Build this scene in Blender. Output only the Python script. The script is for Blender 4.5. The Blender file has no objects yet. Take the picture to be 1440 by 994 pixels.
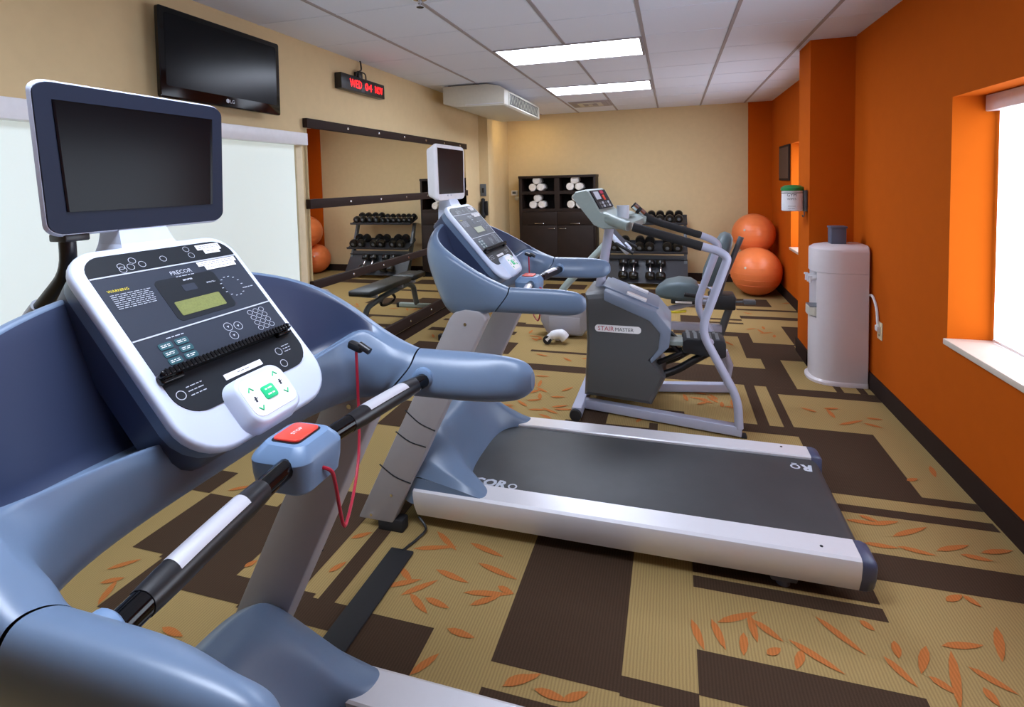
import bpy, bmesh, math, random
from mathutils import Vector, Matrix
random.seed(7)
PI = math.pi
scene = bpy.context.scene
COL = scene.collection
V = Vector

# ------------------------------------------------------------------ helpers
def lin(c):
    c = c / 255.0
    return c / 12.92 if c <= 0.04045 else ((c + 0.055) / 1.055) ** 2.4

def mat(name, rgb, rough=0.5, metal=0.0, vary=0.06, scale=30.0, bump=0.0, emit=0.0, ecol=None, coat=0.0, spec=None):
    m = bpy.data.materials.new(name); m.use_nodes = True
    nt = m.node_tree; b = nt.nodes['Principled BSDF']
    col = [lin(v) for v in rgb] + [1]
    tc = nt.nodes.new('ShaderNodeTexCoord')
    nz = nt.nodes.new('ShaderNodeTexNoise'); nz.inputs['Scale'].default_value = scale
    nt.links.new(tc.outputs['Object'], nz.inputs['Vector'])
    mx = nt.nodes.new('ShaderNodeMix'); mx.data_type = 'RGBA'
    mx.inputs[6].default_value = [v * (1 - vary) for v in col[:3]] + [1]
    mx.inputs[7].default_value = [min(1, v * (1 + vary)) for v in col[:3]] + [1]
    nt.links.new(nz.outputs['Fac'], mx.inputs[0]); nt.links.new(mx.outputs[2], b.inputs['Base Color'])
    b.inputs['Roughness'].default_value = rough; b.inputs['Metallic'].default_value = metal
    b.inputs['Coat Weight'].default_value = coat
    if spec is not None: b.inputs['Specular IOR Level'].default_value = spec
    if bump:
        bp = nt.nodes.new('ShaderNodeBump'); bp.inputs['Strength'].default_value = bump
        bp.inputs['Distance'].default_value = 0.002
        nt.links.new(nz.outputs['Fac'], bp.inputs['Height']); nt.links.new(bp.outputs['Normal'], b.inputs['Normal'])
    if emit:
        b.inputs['Emission Color'].default_value = [lin(v) for v in (ecol or rgb)] + [1]
        b.inputs['Emission Strength'].default_value = emit
    return m

def carpet(name, rgb):
    m = mat(name, rgb, 0.95, vary=0.16, scale=420, bump=0.5, spec=0.1)
    nt = m.node_tree; b = nt.nodes['Principled BSDF']
    tc = nt.nodes['Texture Coordinate']
    w = nt.nodes.new('ShaderNodeTexWave'); w.inputs['Scale'].default_value = 28
    w.inputs['Distortion'].default_value = 1.2; w.inputs['Detail'].default_value = 2
    nt.links.new(tc.outputs['Object'], w.inputs['Vector'])
    mul = nt.nodes.new('ShaderNodeMix'); mul.data_type = 'RGBA'; mul.blend_type = 'MULTIPLY'
    mul.inputs[0].default_value = 0.22
    src = b.inputs['Base Color'].links[0].from_socket
    nt.links.new(src, mul.inputs[6]); nt.links.new(w.outputs['Color'], mul.inputs[7])
    nt.links.new(mul.outputs[2], b.inputs['Base Color'])
    return m

class MB:
    def __init__(s): s.v = []; s.f = []; s.m = []
    def add(s, vs, fs, m=0):
        o = len(s.v); s.v += [tuple(p) for p in vs]
        for f in fs: s.f.append([o + i for i in f]); s.m.append(m)
        return s
    def bm(s, bm, m=0):
        bm.verts.index_update()
        s.add([p.co[:] for p in bm.verts], [[q.index for q in f.verts] for f in bm.faces], m); bm.free(); return s
    def box(s, x0, x1, y0, y1, z0, z1, m=0, bev=0.0, seg=2):
        return s.fprism([(x0, y0), (x1, y0), (x1, y1), (x0, y1)], (0, 0, z0), (1, 0, 0), (0, 1, 0), (0, 0, 1), z1 - z0, m, bev, seg)
    def fprism(s, poly, O, U, W, N, h, m=0, bev=0.0, seg=2):
        O, U, W, N = V(O), V(U), V(W), V(N)
        lo = [O + U * a + W * b for a, b in poly]; hi = [p + N * h for p in lo]; n = len(poly)
        fs = [list(range(n))[::-1], [n + i for i in range(n)]] + [[i, (i + 1) % n, n + (i + 1) % n, n + i] for i in range(n)]
        bm = bmesh.new(); vs = [bm.verts.new(p) for p in lo + hi]
        for f in fs: bm.faces.new([vs[i] for i in f])
        bmesh.ops.recalc_face_normals(bm, faces=bm.faces[:])
        if bev > 0:
            es = [e for e in bm.edges if len(e.link_faces) == 2 and e.calc_face_angle(0) > 0.5]
            bmesh.ops.bevel(bm, geom=es, offset=bev, segments=seg, affect='EDGES', profile=0.5)
        return s.bm(bm, m)
    def yprism(s, xz, y0, y1, m=0, bev=0.0, seg=2):
        return s.fprism(xz, (0, y0, 0), (1, 0, 0), (0, 0, 1), (0, 1, 0), y1 - y0, m, bev, seg)
    def loft(s, rings, m=0, closed=True, cap=True):
        n = len(rings[0]); vs = [p for r in rings for p in r]; fs = []
        for i in range(len(rings) - 1):
            for j in range(n if closed else n - 1):
                k = (j + 1) % n
                fs.append([i * n + j, i * n + k, (i + 1) * n + k, (i + 1) * n + j])
        if cap and closed:
            fs.append(list(range(n))[::-1]); fs.append([(len(rings) - 1) * n + j for j in range(n)])
        return s.add(vs, fs, m)
    def tube(s, path, r, n=10, m=0, closed=False, cap=True):
        P = [V(p) for p in path]; L = len(P)
        rr = r if isinstance(r, (list, tuple)) else [r] * L
        T = []
        for i in range(L):
            a = P[i - 1] if (i > 0 or closed) else P[i]; b = P[(i + 1) % L] if (i < L - 1 or closed) else P[i]
            T.append((b - a).normalized())
        ref = V((0, 0, 1)) if abs(T[0].z) < 0.9 else V((1, 0, 0))
        u = T[0].cross(ref).normalized(); rings = []
        for i in range(L):
            u = (u - T[i] * u.dot(T[i])).normalized(); w = T[i].cross(u)
            rings.append([P[i] + (u * math.cos(2 * PI * k / n) + w * math.sin(2 * PI * k / n)) * rr[i] for k in range(n)])
        if closed: rings.append(rings[0])
        return s.loft(rings, m, True, cap and not closed)
    def cyl(s, p0, p1, r, n=20, m=0, r1=None): return s.tube([p0, p1], [r, r if r1 is None else r1], n, m)
    def lathe(s, prof, O=(0, 0, 0), A=(0, 0, 1), n=24, m=0, cap=True):
        O, A = V(O), V(A).normalized(); ref = V((1, 0, 0)) if abs(A.x) < 0.9 else V((0, 1, 0))
        u = A.cross(ref).normalized(); w = A.cross(u)
        rings = [[O + A * h + (u * math.cos(2 * PI * k / n) + w * math.sin(2 * PI * k / n)) * max(r, 1e-4) for k in range(n)] for r, h in prof]
        return s.loft(rings, m, True, cap)
    def ball(s, c, r, n=32, m=0, sq=1.0):
        k = n // 2
        return s.lathe([(r * math.sin(PI * i / k), -r * sq * math.cos(PI * i / k)) for i in range(k + 1)], c, (0, 0, 1), n, m)
    def text(s, txt, size, O, U, W, m=0, h=0.0, align='LEFT', bold=0.0, shear=0.0):
        O, U, W = V(O), V(U).normalized(), V(W).normalized(); N = U.cross(W)
        cu = bpy.data.curves.new('t', 'FONT'); cu.body = txt; cu.size = size; cu.align_x = align; cu.resolution_u = 2
        cu.extrude = h; cu.offset = bold * size; cu.shear = shear
        ob = bpy.data.objects.new('t', cu); COL.objects.link(ob)
        dg = bpy.context.evaluated_depsgraph_get(); ev = ob.evaluated_get(dg); me = ev.to_mesh()
        s.add([O + U * p.co.x + W * p.co.y + N * (p.co.z + h) for p in me.vertices], [list(p.vertices) for p in me.polygons], m)
        ev.to_mesh_clear(); bpy.data.objects.remove(ob); bpy.data.curves.remove(cu)
        return s
    def build(s, name, mats, parent=None, smooth=True, sub=0, angle=0.7, origin=None):
        off = wl(parent) if parent is not None else V(origin or s.base())
        me = bpy.data.meshes.new(name)
        me.from_pydata([tuple(V(p) - off) for p in s.v], [], s.f)
        for m in (mats if isinstance(mats, (list, tuple)) else [mats]): me.materials.append(m)
        me.polygons.foreach_set('material_index', s.m)
        bm = bmesh.new(); bm.from_mesh(me); bmesh.ops.recalc_face_normals(bm, faces=bm.faces[:]); bm.to_mesh(me); bm.free()
        me.polygons.foreach_set('use_smooth', [smooth] * len(me.polygons))
        if smooth and not sub: me.set_sharp_from_angle(angle=angle)
        me.update()
        o = bpy.data.objects.new(name, me); COL.objects.link(o)
        if parent is not None: o.parent = parent
        else: o.location = off
        if sub:
            md = o.modifiers.new('smooth', 'SUBSURF'); md.levels = sub; md.render_levels = sub
        return o
    def base(s):
        xs = [p[0] for p in s.v]; ys = [p[1] for p in s.v]; zs = [p[2] for p in s.v]
        return ((min(xs) + max(xs)) / 2, (min(ys) + max(ys)) / 2, min(zs))

def wl(o):
    p = V((0, 0, 0))
    while o is not None: p = p + V(o.location); o = o.parent
    return p
def tag(o, label=None, cat=None, group=None, kind=None):
    if label: o['label'] = label
    if cat: o['category'] = cat
    if group: o['group'] = group
    if kind: o['kind'] = kind
    return o
def thing(name, label, cat, loc, group=None):
    o = bpy.data.objects.new(name, None); COL.objects.link(o); o.location = loc; o.empty_display_size = 0.05
    return tag(o, label, cat, group)
def struct(mb, name, mats, label=None, smooth=False, origin=(0, 0, 0)):
    return tag(mb.build(name, mats, smooth=smooth, origin=origin), label, None, None, 'structure')
def copy_tree(o, parent=None):
    c = o.copy(); COL.objects.link(c)
    if parent is not None: c.parent = parent
    for ch in [x for x in o.children]: copy_tree(ch, c)
    return c
def rrect(a0, a1, b0, b1, r, seg=5):
    rs = r if isinstance(r, (list, tuple)) else [r] * 4
    out = []
    for (cx, cy, st), q in zip(((a1, b1, 0), (a0, b1, 90), (a0, b0, 180), (a1, b0, 270)), rs):
        sx = -1 if cx == a1 else 1; sy = -1 if cy == b1 else 1
        if q <= 0: out.append((cx, cy)); continue
        for i in range(seg + 1):
            t = math.radians(st + 90 * i / seg)
            out.append((cx + sx * q + q * math.cos(t), cy + sy * q + q * math.sin(t)))
    return out
def spline(pts, n=6):
    P = [V(p) for p in pts]; Q = [2 * P[0] - P[1]] + P + [2 * P[-1] - P[-2]]; out = []
    for i in range(1, len(Q) - 2):
        for k in range(n):
            t = k / n; a, b, c, d = Q[i - 1], Q[i], Q[i + 1], Q[i + 2]
            out.append(0.5 * (2 * b + (c - a) * t + (2 * a - 5 * b + 4 * c - d) * t * t + (3 * b - a - 3 * c + d) * t ** 3))
    return out + [P[-1]]
def fillet(pts, r, n=5):
    P = [V(p) for p in pts]; out = [P[0]]
    for i in range(1, len(P) - 1):
        a, b, c = P[i - 1], P[i], P[i + 1]; q = min(r, (a - b).length * .45, (c - b).length * .45)
        s, e = b + (a - b).normalized() * q, b + (c - b).normalized() * q
        for k in range(n + 1):
            t = k / n; out.append(s * (1 - t) ** 2 + b * 2 * t * (1 - t) + e * t * t)
    return out + [P[-1]]

# ------------------------------------------------------------------ materials
M = {}
M['tan'] = carpet('carpet_tan', (168, 143, 94)); M['dark'] = carpet('carpet_brown', (74, 57, 44)); M['leaf'] = carpet('carpet_orange', (190, 116, 62))
M['cream'] = mat('cream_wallpaper', (214, 190, 146), 0.85, vary=0.05, scale=14, bump=0.06)
M['orange'] = mat('orange_paint', (194, 90, 16), 0.9, vary=0.04, scale=10, bump=0.05, spec=.08)
M['ceil'] = mat('acoustic_tile', (226, 231, 246), 0.9, vary=0.04, scale=160, bump=0.25)
M['tbar'] = mat('ceiling_grid', (160, 152, 156), 0.6)
M['base'] = mat('dark_baseboard', (46, 32, 27), 0.7, spec=.2)
M['sill'] = mat('pale_stone_sill', (226, 214, 200), 0.35, vary=0.08, scale=18)
M['trimw'] = mat('cream_trim', (222, 204, 168), 0.6)
M['white'] = mat('white_plastic', (228, 228, 232), 0.35)
M['whited'] = mat('offwhite_metal', (206, 203, 190), 0.45)
M['blind'] = mat('blind_fabric_left', (216, 226, 222), 0.9, vary=0.02, scale=4, emit=0.36, ecol=(222, 232, 226))
M['blindr'] = mat('blind_fabric_right', (240, 245, 252), 0.9, vary=0.02, scale=4, emit=4.0, ecol=(226, 238, 255))
M['panel'] = mat('light_diffuser', (255, 255, 255), 0.6, emit=21.0, ecol=(226, 236, 255))
M['black'] = mat('black_plastic', (24, 24, 27), 0.35)
M['gloss'] = mat('black_gloss', (8, 8, 10), 0.12, spec=.35)
M['rubber'] = mat('black_rubber', (28, 28, 31), 0.75, bump=0.2, scale=200)
M['screen'] = mat('dark_screen', (6, 7, 12), 0.2, spec=.16)
M['blue'] = mat('blue_grey_plastic', (102, 122, 148), 0.34, vary=0.03, scale=60, bump=0.04)
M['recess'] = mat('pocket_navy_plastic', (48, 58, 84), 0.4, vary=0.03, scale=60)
M['bluel'] = mat('pale_blue_grey_plastic', (112, 139, 172), 0.36, vary=0.03, scale=60)
M['blued'] = mat('navy_plastic', (24, 33, 54), 0.5, vary=0.03, spec=.25)
M['cap'] = mat('slate_end_cap', (66, 74, 100), 0.4, vary=0.03)
M['lilac'] = mat('lilac_white_plastic', (206, 217, 238), 0.3, vary=0.02)
M['dash'] = mat('console_charcoal', (48, 54, 66), 0.5, vary=0.03, spec=.25)
M['dashd'] = mat('console_black', (28, 32, 38), 0.5, spec=.25)
M['lcd'] = mat('lcd_olive', (122, 128, 74), 0.35, vary=0.3, scale=260)
M['teal'] = mat('teal_keys', (40, 84, 92), 0.4)
M['green'] = mat('green_key', (30, 200, 130), 0.4)
M['red'] = mat('red_key', (236, 70, 54), 0.35)
M['cord'] = mat('red_cord', (176, 18, 50), 0.5)
M['yellow'] = mat('yellow_print', (222, 205, 40), 0.5)
M['print'] = mat('pale_print', (190, 196, 208), 0.5)
M['paper'] = mat('white_paper', (240, 240, 242), 0.8)
M['grey'] = mat('silver_grey_paint', (160, 158, 164), 0.4, vary=0.03)
M['taupe'] = mat('warm_silver_paint', (158, 155, 158), 0.4, vary=0.03)
M['alu'] = mat('white_aluminium', (222, 222, 228), 0.3, metal=0.25, vary=0.02)
M['belt'] = mat('running_belt_rubber', (52, 54, 57), 0.5, vary=0.2, scale=9, bump=0.05)
M['contact'] = mat('brushed_contact', (232, 233, 240), 0.32, metal=.6, vary=.02)
M['chrome'] = mat('chrome', (215, 215, 220), 0.15, metal=1.0, vary=0.02)
M['shroud'] = mat('charcoal_shroud', (82, 84, 86), 0.45, vary=0.03)
M['steel'] = mat('lilac_grey_tube', (176, 180, 202), 0.32, vary=0.02)
M['sage'] = mat('sage_grey_plastic', (150, 164, 160), 0.4)
M['seat'] = mat('slate_vinyl', (84, 100, 106), 0.5, vary=0.08)
M['vinyl'] = mat('black_vinyl', (38, 42, 46), 0.45)
M['gunmetal'] = mat('gunmetal_paint', (92, 98, 104), 0.4)
M['wood'] = mat('espresso_wood', (40, 29, 24), 0.55, vary=0.25, scale=7, spec=.25)
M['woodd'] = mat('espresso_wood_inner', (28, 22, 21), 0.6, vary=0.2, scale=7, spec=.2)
M['towel'] = mat('white_terry', (240, 236, 230), 0.95, bump=0.6, scale=260)
M['ball'] = mat('orange_vinyl_ball', (244, 132, 74), 0.34, vary=0.05, scale=20)
M['cooler'] = mat('cooler_white', (222, 216, 220), 0.3, vary=0.02)
M['lid'] = mat('green_lid', (22, 128, 62), 0.4)
M['led'] = mat('led_red', (255, 30, 30), 0.5, emit=5.0, ecol=(255, 20, 24))
M['crimson'] = mat('crimson_print', (190, 40, 80), 0.5)
M['cup'] = mat('slate_blue_plastic', (86, 92, 112), 0.5)
M['rackt'] = mat('graphite_tray', (50, 52, 58), 0.5)
M['iron'] = mat('black_dumbbell', (20, 19, 19), 0.3)
mm = bpy.data.materials.new('mirror_glass'); mm.use_nodes = True
bb = mm.node_tree.nodes['Principled BSDF']; bb.inputs['Base Color'].default_value = (.80, .80, .74, 1); bb.inputs['Metallic'].default_value = 1; bb.inputs['Roughness'].default_value = 0.0
M['mirror'] = mm

# ------------------------------------------------------------------ the room
XL, XR, YF, YN, H = -2.67, 1.415, 8.73, -2.6, 2.707
fl = MB(); fl.box(XL - .3, XR + .3, YN - .1, YF + .1, -.1, 0, 0)
def flat(x0, x1, y0, y1, m, z): fl.add([(x0, y0, z), (x1, y0, z), (x1, y1, z), (x0, y1, z)], [[0, 1, 2, 3]], m)
DARK = [(-.595, -.168, 1.61, 2.36), (-.168, .07, 1.60, 1.672), (.07, .735, 1.668, 1.838), (.07, .735, 2.13, 2.195), (.07, .735, 2.215, 2.36), (.735, 1.415, 2.355, 2.525),  # narrow block under the further treadmill's near rail is its painted shadow
 (.735, 1.39, 2.81, 2.875), (.735, 1.40, 2.965, 3.03), (.735, 1.175, 3.03, 3.705), (.72, 1.415, 4.25, 4.385), (.07, .735, 3.57, 3.69), (.52, .592, 3.69, 4.385), (.676, .735, 3.57, 4.385),
 (-.45, .735, 4.385, 4.795), (.735, .892, 4.385, 5.05), (.62, 1.09, 5.05, 5.53), (.735, 1.12, 5.50, 5.54), (1.10, 1.415, 5.05, 6.2), (1.156, 1.205, 4.385, 4.6), (1.31, 1.36, 4.385, 4.6),
 (.62, .74, 5.05, 5.87), (.0, .735, 5.72, 5.87), (.735, 1.415, 6.47, 6.60), (.735, 1.415, 6.87, 6.95), (.75, 1.16, 7.10, 7.52), (.3, .735, 6.21, 6.27), (.3, .735, 6.36, 6.43),
 (.08, .3, 5.72, 6.5), (-1.336, -1.262, 1.69, 2.36), (-1.60, -1.43, 1.69, 2.36), (-1.62, -1.10, 1.57, 1.69), (-1.16, -.837, 1.40, 1.682), (-.594, .07, 1.05, 1.515),
 (-2.17, -1.75, 1.71, 2.15), (-2.35, -2.17, 1.73, 2.16), (-2.15, -1.96, 1.43, 1.72), (-1.95, -1.36, 1.585, 1.71), (-1.92, -1.60, 2.15, 2.36),
 (-1.25, -.55, 4.345, 4.495), (-1.30, -.6, 4.82, 4.875), (-.7, -.10, 3.40, 3.47), (-.60, -.43, 3.47, 3.70), (-.154, -.10, 3.40, 3.55), (-.10, .07, 3.60, 3.78), (-1.61, -1.48, 4.69, 5.05), (-1.75, -.9, 5.63, 5.75),
 (-1.92, -1.25, 6.35, 6.7), (-.59, .07, 5.05, 5.4), (-.4, -.05, 5.75, 6.55), (.07, .62, 6.9, 7.4), (-1.25, -.6, 7.1, 7.5), (-.6, .05, 7.65, 7.95), (-2.5, -1.95, 3.75, 4.1), (-2.6, -1.6, 5.3, 5.42), (-2.6, -1.6, 5.72, 5.8), (-2.5, -2.0, 4.4, 4.9),
 (-2.6, -1.9, 6.4, 6.8), (-2.6, -1.3, 7.2, 7.3), (-1.9, -1.25, 7.75, 8.1), (-2.67, -2.2, 3.0, 3.4), (-1.92, -1.5, 3.1, 3.5), (-2.67, -2.36, 2.16, 2.36), (.75, 1.40, 1.1, 1.5), (.07, .6, .2, .7), (-1.25, -.7, .3, .8)]
for i, r in enumerate(DARK): flat(*r, 1, .0006 + .00002 * i)
LEAF = [(-1.09, 2.05, -0.94, 2.1), (-1.04, 2.17, -0.93, 2.09), (-0.86, 2.14, -0.72, 2.1), (-0.78, 2.03, -0.63, 1.99), (-0.94, 1.95, -0.81, 1.92), (-0.78, 1.87, -0.63, 1.9), (-0.74, 1.82, -0.66, 1.88), (-0.67, 1.93, -0.61, 1.91), (-1.1, 1.92, -1.03, 1.87), (-1.1, 1.82, -1.0, 1.88), (-1.02, 1.8, -0.93, 1.89), (-0.99, 1.8, -0.9, 1.74), (-0.92, 1.8, -0.83, 1.78), (-0.78, 1.69, -0.69, 1.68), (-0.83, 1.5, -0.78, 1.58), (-0.52, 1.55, -0.46, 1.59), (-1.41, 2.04, -1.35, 2.09), (-1.38, 1.83, -1.35, 1.89), (0.06, 1.95, 0.09, 1.85), (0.13, 1.97, 0.16, 1.87), (0.16, 1.98, 0.28, 2.05), (0.26, 2.03, 0.27, 1.93), (0.23, 1.94, 0.22, 1.86), (0.28, 2.01, 0.35, 1.95), (0.3, 1.88, 0.34, 1.91), (0.39, 1.95, 0.51, 1.87), (0.41, 1.92, 0.38, 1.85), (0.5, 2.08, 0.6, 1.97), (0.64, 2.11, 0.67, 2.08), (0.72, 2.04, 0.71, 1.98), (0.67, 1.96, 0.72, 1.88), (0.81, 2.04, 0.76, 1.94), (0.88, 2.07, 0.99, 2.1), (0.88, 2.03, 0.82, 1.84), (1.08, 2.19, 1.03, 2.06), (0.78, 1.92, 0.83, 1.88), (0.92, 1.99, 1.0, 1.93), (0.92, 1.92, 0.93, 1.87), (0.98, 2.3, 1.04, 2.34), (1.05, 2.34, 1.08, 2.3), (0.93, 2.59, 1.04, 2.57), (1.08, 2.61, 1.2, 2.67), (1.16, 2.6, 1.25, 2.59), (1.25, 2.64, 1.36, 2.68), (0.8, 2.58, 0.91, 2.58), (0.78, 2.74, 0.91, 2.74), (0.88, 2.74, 0.98, 2.78), (0.94, 2.67, 1.08, 2.76), (1.34, 3.36, 1.32, 3.26), (1.17, 3.18, 1.22, 3.21), (1.18, 3.86, 1.26, 3.82), (1.22, 3.95, 1.3, 3.95), (1.03, 3.81, 1.17, 3.9), (0.84, 2.79, 0.9, 2.76), (-0.52, 1.54, -0.43, 1.6), (-0.42, 1.55, -0.33, 1.54), (-0.33, 1.54, -0.27, 1.58), (-2.27, 2.21, -2.19, 2.27), (-2.31, 1.6, -2.24, 1.67), (-2.26, 1.53, -2.2, 1.57), (-2.16, 1.45, -2.21, 1.55), (-1.75, 1.76, -1.73, 1.8), (-1.8, 1.42, -1.71, 1.41)]
def in_dark(x, y): return any(a - .05 < x < b + .05 and c - .05 < y < d + .05 for a, b, c, d in DARK)
def leaf(x0, y0, x1, y1, w, z):
    dx, dy = x1 - x0, y1 - y0; L = math.hypot(dx, dy); nx, ny = -dy / L * w, dx / L * w; P = []
    for t, k in ((0, 0), (.2, .8), (.45, 1), (.75, .7), (1, .1)): P.append((x0 + dx * t + nx * k, y0 + dy * t + ny * k, z))
    for t, k in ((.8, .55), (.5, .9), (.22, .7)): P.append((x0 + dx * t - nx * k, y0 + dy * t - ny * k, z))
    fl.add(P, [list(range(8))], 2)
for i, l in enumerate(LEAF): leaf(*[l[0] - (l[2] - l[0]) * .12, l[1] - (l[3] - l[1]) * .12, l[2] + (l[2] - l[0]) * .12, l[3] + (l[3] - l[1]) * .12], .0155, .0022 + i * .00001)
k = 0
for (cx, cy) in [(-1.0, 3.6), (-.9, 3.95), (-.8, 3.55), (-1.05, 4.15), (.3, 4.0), (.62, 4.1), (1.0, 4.05), (1.05, 4.7), (.4, 5.4), (.3, 5.9), (.95, 5.9), (1.0, 6.75), (.5, 6.7), (1.28, 7.35), (.45, 7.6), (-1.2, 5.3), (-1.6, 5.4), (-1.1, 6.2), (-.9, 4.6), (.27, 3.85), (-2.2, 3.6), (-2.2, 5.1), (-1.9, 6.1), (1.2, 1.7), (1.1, 1.3), (-.2, 3.52)]:
    for q in range(6):
        x, y, a = cx + random.uniform(-.22, .22), cy + random.uniform(-.16, .16), random.uniform(0, PI)
        L = random.uniform(.05, .08); x1, y1 = x + math.cos(a) * 2 * L, y + math.sin(a) * 2 * L
        if in_dark(x, y) or in_dark(x1, y1): continue
        leaf(x, y, x1, y1, .016, .0035 + k * .00001); k += 1
struct(fl, 'floor', [M['tan'], M['dark'], M['leaf']], 'patterned carpet of tan and brown blocks with orange leaf shapes')

ce = MB(); ce.box(XL - .3, XR + .3, YN - .1, YF + .1, H, H + .1, 0)
px, py = .622, .635
x = -.205 - px * 4
while x < XR + .1:
    if x > XL: ce.box(x - .012, x + .012, YN, YF, H - .006, H, 1)
    x += px
y = 4.31 - py * 10
while y < YF:
    if y > YN: ce.box(XL, XR, y - .008, y + .008, H - .003, H, 0)
    y += py
struct(ce, 'ceiling', [M['ceil'], M['tbar']], 'suspended ceiling of pale acoustic tiles')

W1 = (1.2, 3.39, .70, 2.0); W2 = (5.6, 7.37, .70, 2.0)
wr = MB()
def wall_x(mb, x0, x1, y0, y1, holes, m=0):
    ys = y0
    for (a, b, c, d) in holes:
        mb.box(x0, x1, ys, a, 0, H, m); mb.box(x0, x1, a, b, 0, c, m); mb.box(x0, x1, a, b, d, H, m); ys = b
    mb.box(x0, x1, ys, y1, 0, H, m)
wall_x(wr, XR, XR + .3, YN, YF, [W1, W2])
struct(wr, 'wall_right', M['orange'], 'orange painted wall with two deep window openings')
pl = MB(); pl.box(1.09, XR, 4.96, 5.36, 0, H); struct(pl, 'trim_1', M['orange'], 'orange pillar projecting from the right wall')
pc = MB(); pc.box(1.09, XR, YF - .012, YF, 0, H); struct(pc, 'trim_2', M['orange'], 'orange strip of the far wall at the corner')
wlf = MB(); wall_x(wlf, XL - .3, XL, YN, YF, [(-.4, 3.33, .12, 1.93)])
struct(wlf, 'wall_left', M['cream'], 'cream wall with television, mirror and wide window')
pr = MB(); pr.box(XL, -2.53, 7.29, 7.5, 0, H); struct(pr, 'trim_3', M['cream'], 'cream pier at the end of the left wall')
wf = MB(); wf.box(XL - .3, XR + .3, YF, YF + .2, 0, H); struct(wf, 'wall_far', M['cream'], 'cream far wall behind the dark cabinet')
wn = MB(); wn.box(XL - .3, XR + .3, YN - .2, YN, 0, H); struct(wn, 'wall_near', M['cream'])
b = MB(); b.box(XR - .014, XR, YN, 4.96, 0, .125); b.box(XR - .014, XR, 5.36, YF, 0, .125); b.box(1.076, XR, 4.946, 4.96, 0, .125); b.box(1.076, 1.09, 4.946, 5.374, 0, .125); b.box(1.076, XR, 5.36, 5.374, 0, .125)
struct(b, 'baseboard_right', M['base'])
b = MB(); b.box(XL, XR, YF - .026, YF - .012, 0, .125); struct(b, 'baseboard_far', M['base'])
b = MB(); b.box(XL, XL + .012, 3.35, 7.29, 0, .1); b.box(XL, XL + .012, YN, 3.3, 0, .11); struct(b, 'baseboard_left', M['base'])
for i, w in enumerate((W1, W2)):
    s = MB(); s.box(XR - .02, XR + .24, w[0], w[1] + .0, w[2] - .02, w[2] + .012, 0, .004)
    struct(s, 'trim_%d' % (4 + i), M['sill'], 'pale stone window sill', smooth=True)
    g = MB(); fr = .035
    for q in ((w[0], w[1], w[2] + .012, w[2] + .05), (w[0], w[1], w[3] - fr, w[3]), (w[0], w[0] + fr, w[2], w[3]), (w[1] - fr, w[1], w[2], w[3]), ((w[0] + w[1]) / 2 - .02, (w[0] + w[1]) / 2 + .02, w[2], w[3])):
        g.box(XR + .235, XR + .275, q[0], q[1], q[2], q[3])
    struct(g, 'window_%d' % (1 + i), M['white'])
    bl = thing('roller_blind', ['glowing white roller blind in the near orange window', 'white roller blind in the far orange window behind the pillar'][i], 'blind', (XR + .2, (w[0] + w[1]) / 2, w[2]))
    q = MB(); q.box(XR + .19, XR + .194, w[0] + .02, w[1] - .035, w[2] + .014, w[3] - .07); q.build('blind_fabric', M['blindr'], bl, smooth=False)
    q = MB(); q.box(XR + .14, XR + .225, w[0], w[1] - .005, w[3] - .085, w[3] - .002, 0, .006); q.build('cassette', M['white'], bl)
    q = MB(); q.box(XR + .184, XR + .2, w[0] + .02, w[1] - .035, w[2] + .014, w[2] + .03, 0, .003); q.build('bottom_bar', M['white'], bl)
g = MB()
for q in ((-.4, 3.33, .12, .16), (-.4, 3.33, 1.88, 1.93), (-.4, -.35, .12, 1.93), (3.29, 3.33, .12, 1.93), (1.44, 1.49, .12, 1.93)): g.box(XL - .2, XL - .15, *q)
struct(g, 'window_3', M['trimw'])
g = MB(); g.box(XL, XL + .02, 3.335, 3.405, 0, 1.93, 0, .004); struct(g, 'trim_6', M['trimw'], 'cream door casing beside the blind', smooth=True)
bl = thing('roller_blind', 'wide white roller blind with white cassette on the left wall', 'blind', (XL + .03, 1.46, .1))
q = MB(); q.box(XL + .004, XL + .008, -.42, 3.33, .12, 1.95); q.build('blind_fabric', M['blind'], bl, smooth=False)
q = MB(); q.box(XL + .001, XL + .075, -.45, 3.405, 1.915, 2.005, 0, .005); q.build('cassette', M['white'], bl)
q = MB(); q.box(XL + .003, XL + .016, -.42, 3.33, .105, .135, 0, .003); q.build('bottom_bar', M['white'], bl)

# ceiling lights
LB = ['ceiling light panel nearest the camera of the two in view', 'ceiling light panel nearest the far cream wall']
for i, y0 in enumerate((4.31, 6.22, .50)):
    t = thing('ceiling_light', LB[i] if i < 2 else 'ceiling light panel over the front of the room, out of view', 'light', (-.827, y0 + .3, H), 'ceiling light panels')
    q = MB(); x0, x1, y1 = -1.432, -.222, y0 + .60
    for r in ((x0, x1, y0, y0 + .02), (x0, x1, y1 - .02, y1), (x0, x0 + .02, y0 + .02, y1 - .02), (x1 - .02, x1, y0 + .02, y1 - .02)): q.box(*r, H - .012, H)
    q.build('frame', M['tbar'], t, smooth=False)
    q = MB(); q.box(x0 + .02, x1 - .02, y0 + .02, y1 - .02, H - .008, H - .001); q.build('diffuser', M['panel'], t, smooth=False)
v = thing('air_vent', 'square grey ceiling vent near the far wall', 'vent', (-1.12, 7.78, H))
q = MB(); q.box(-1.40, -.84, 7.50, 8.08, H - .01, H, 0, .004); q.build('frame', M['tbar'], v)
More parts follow.
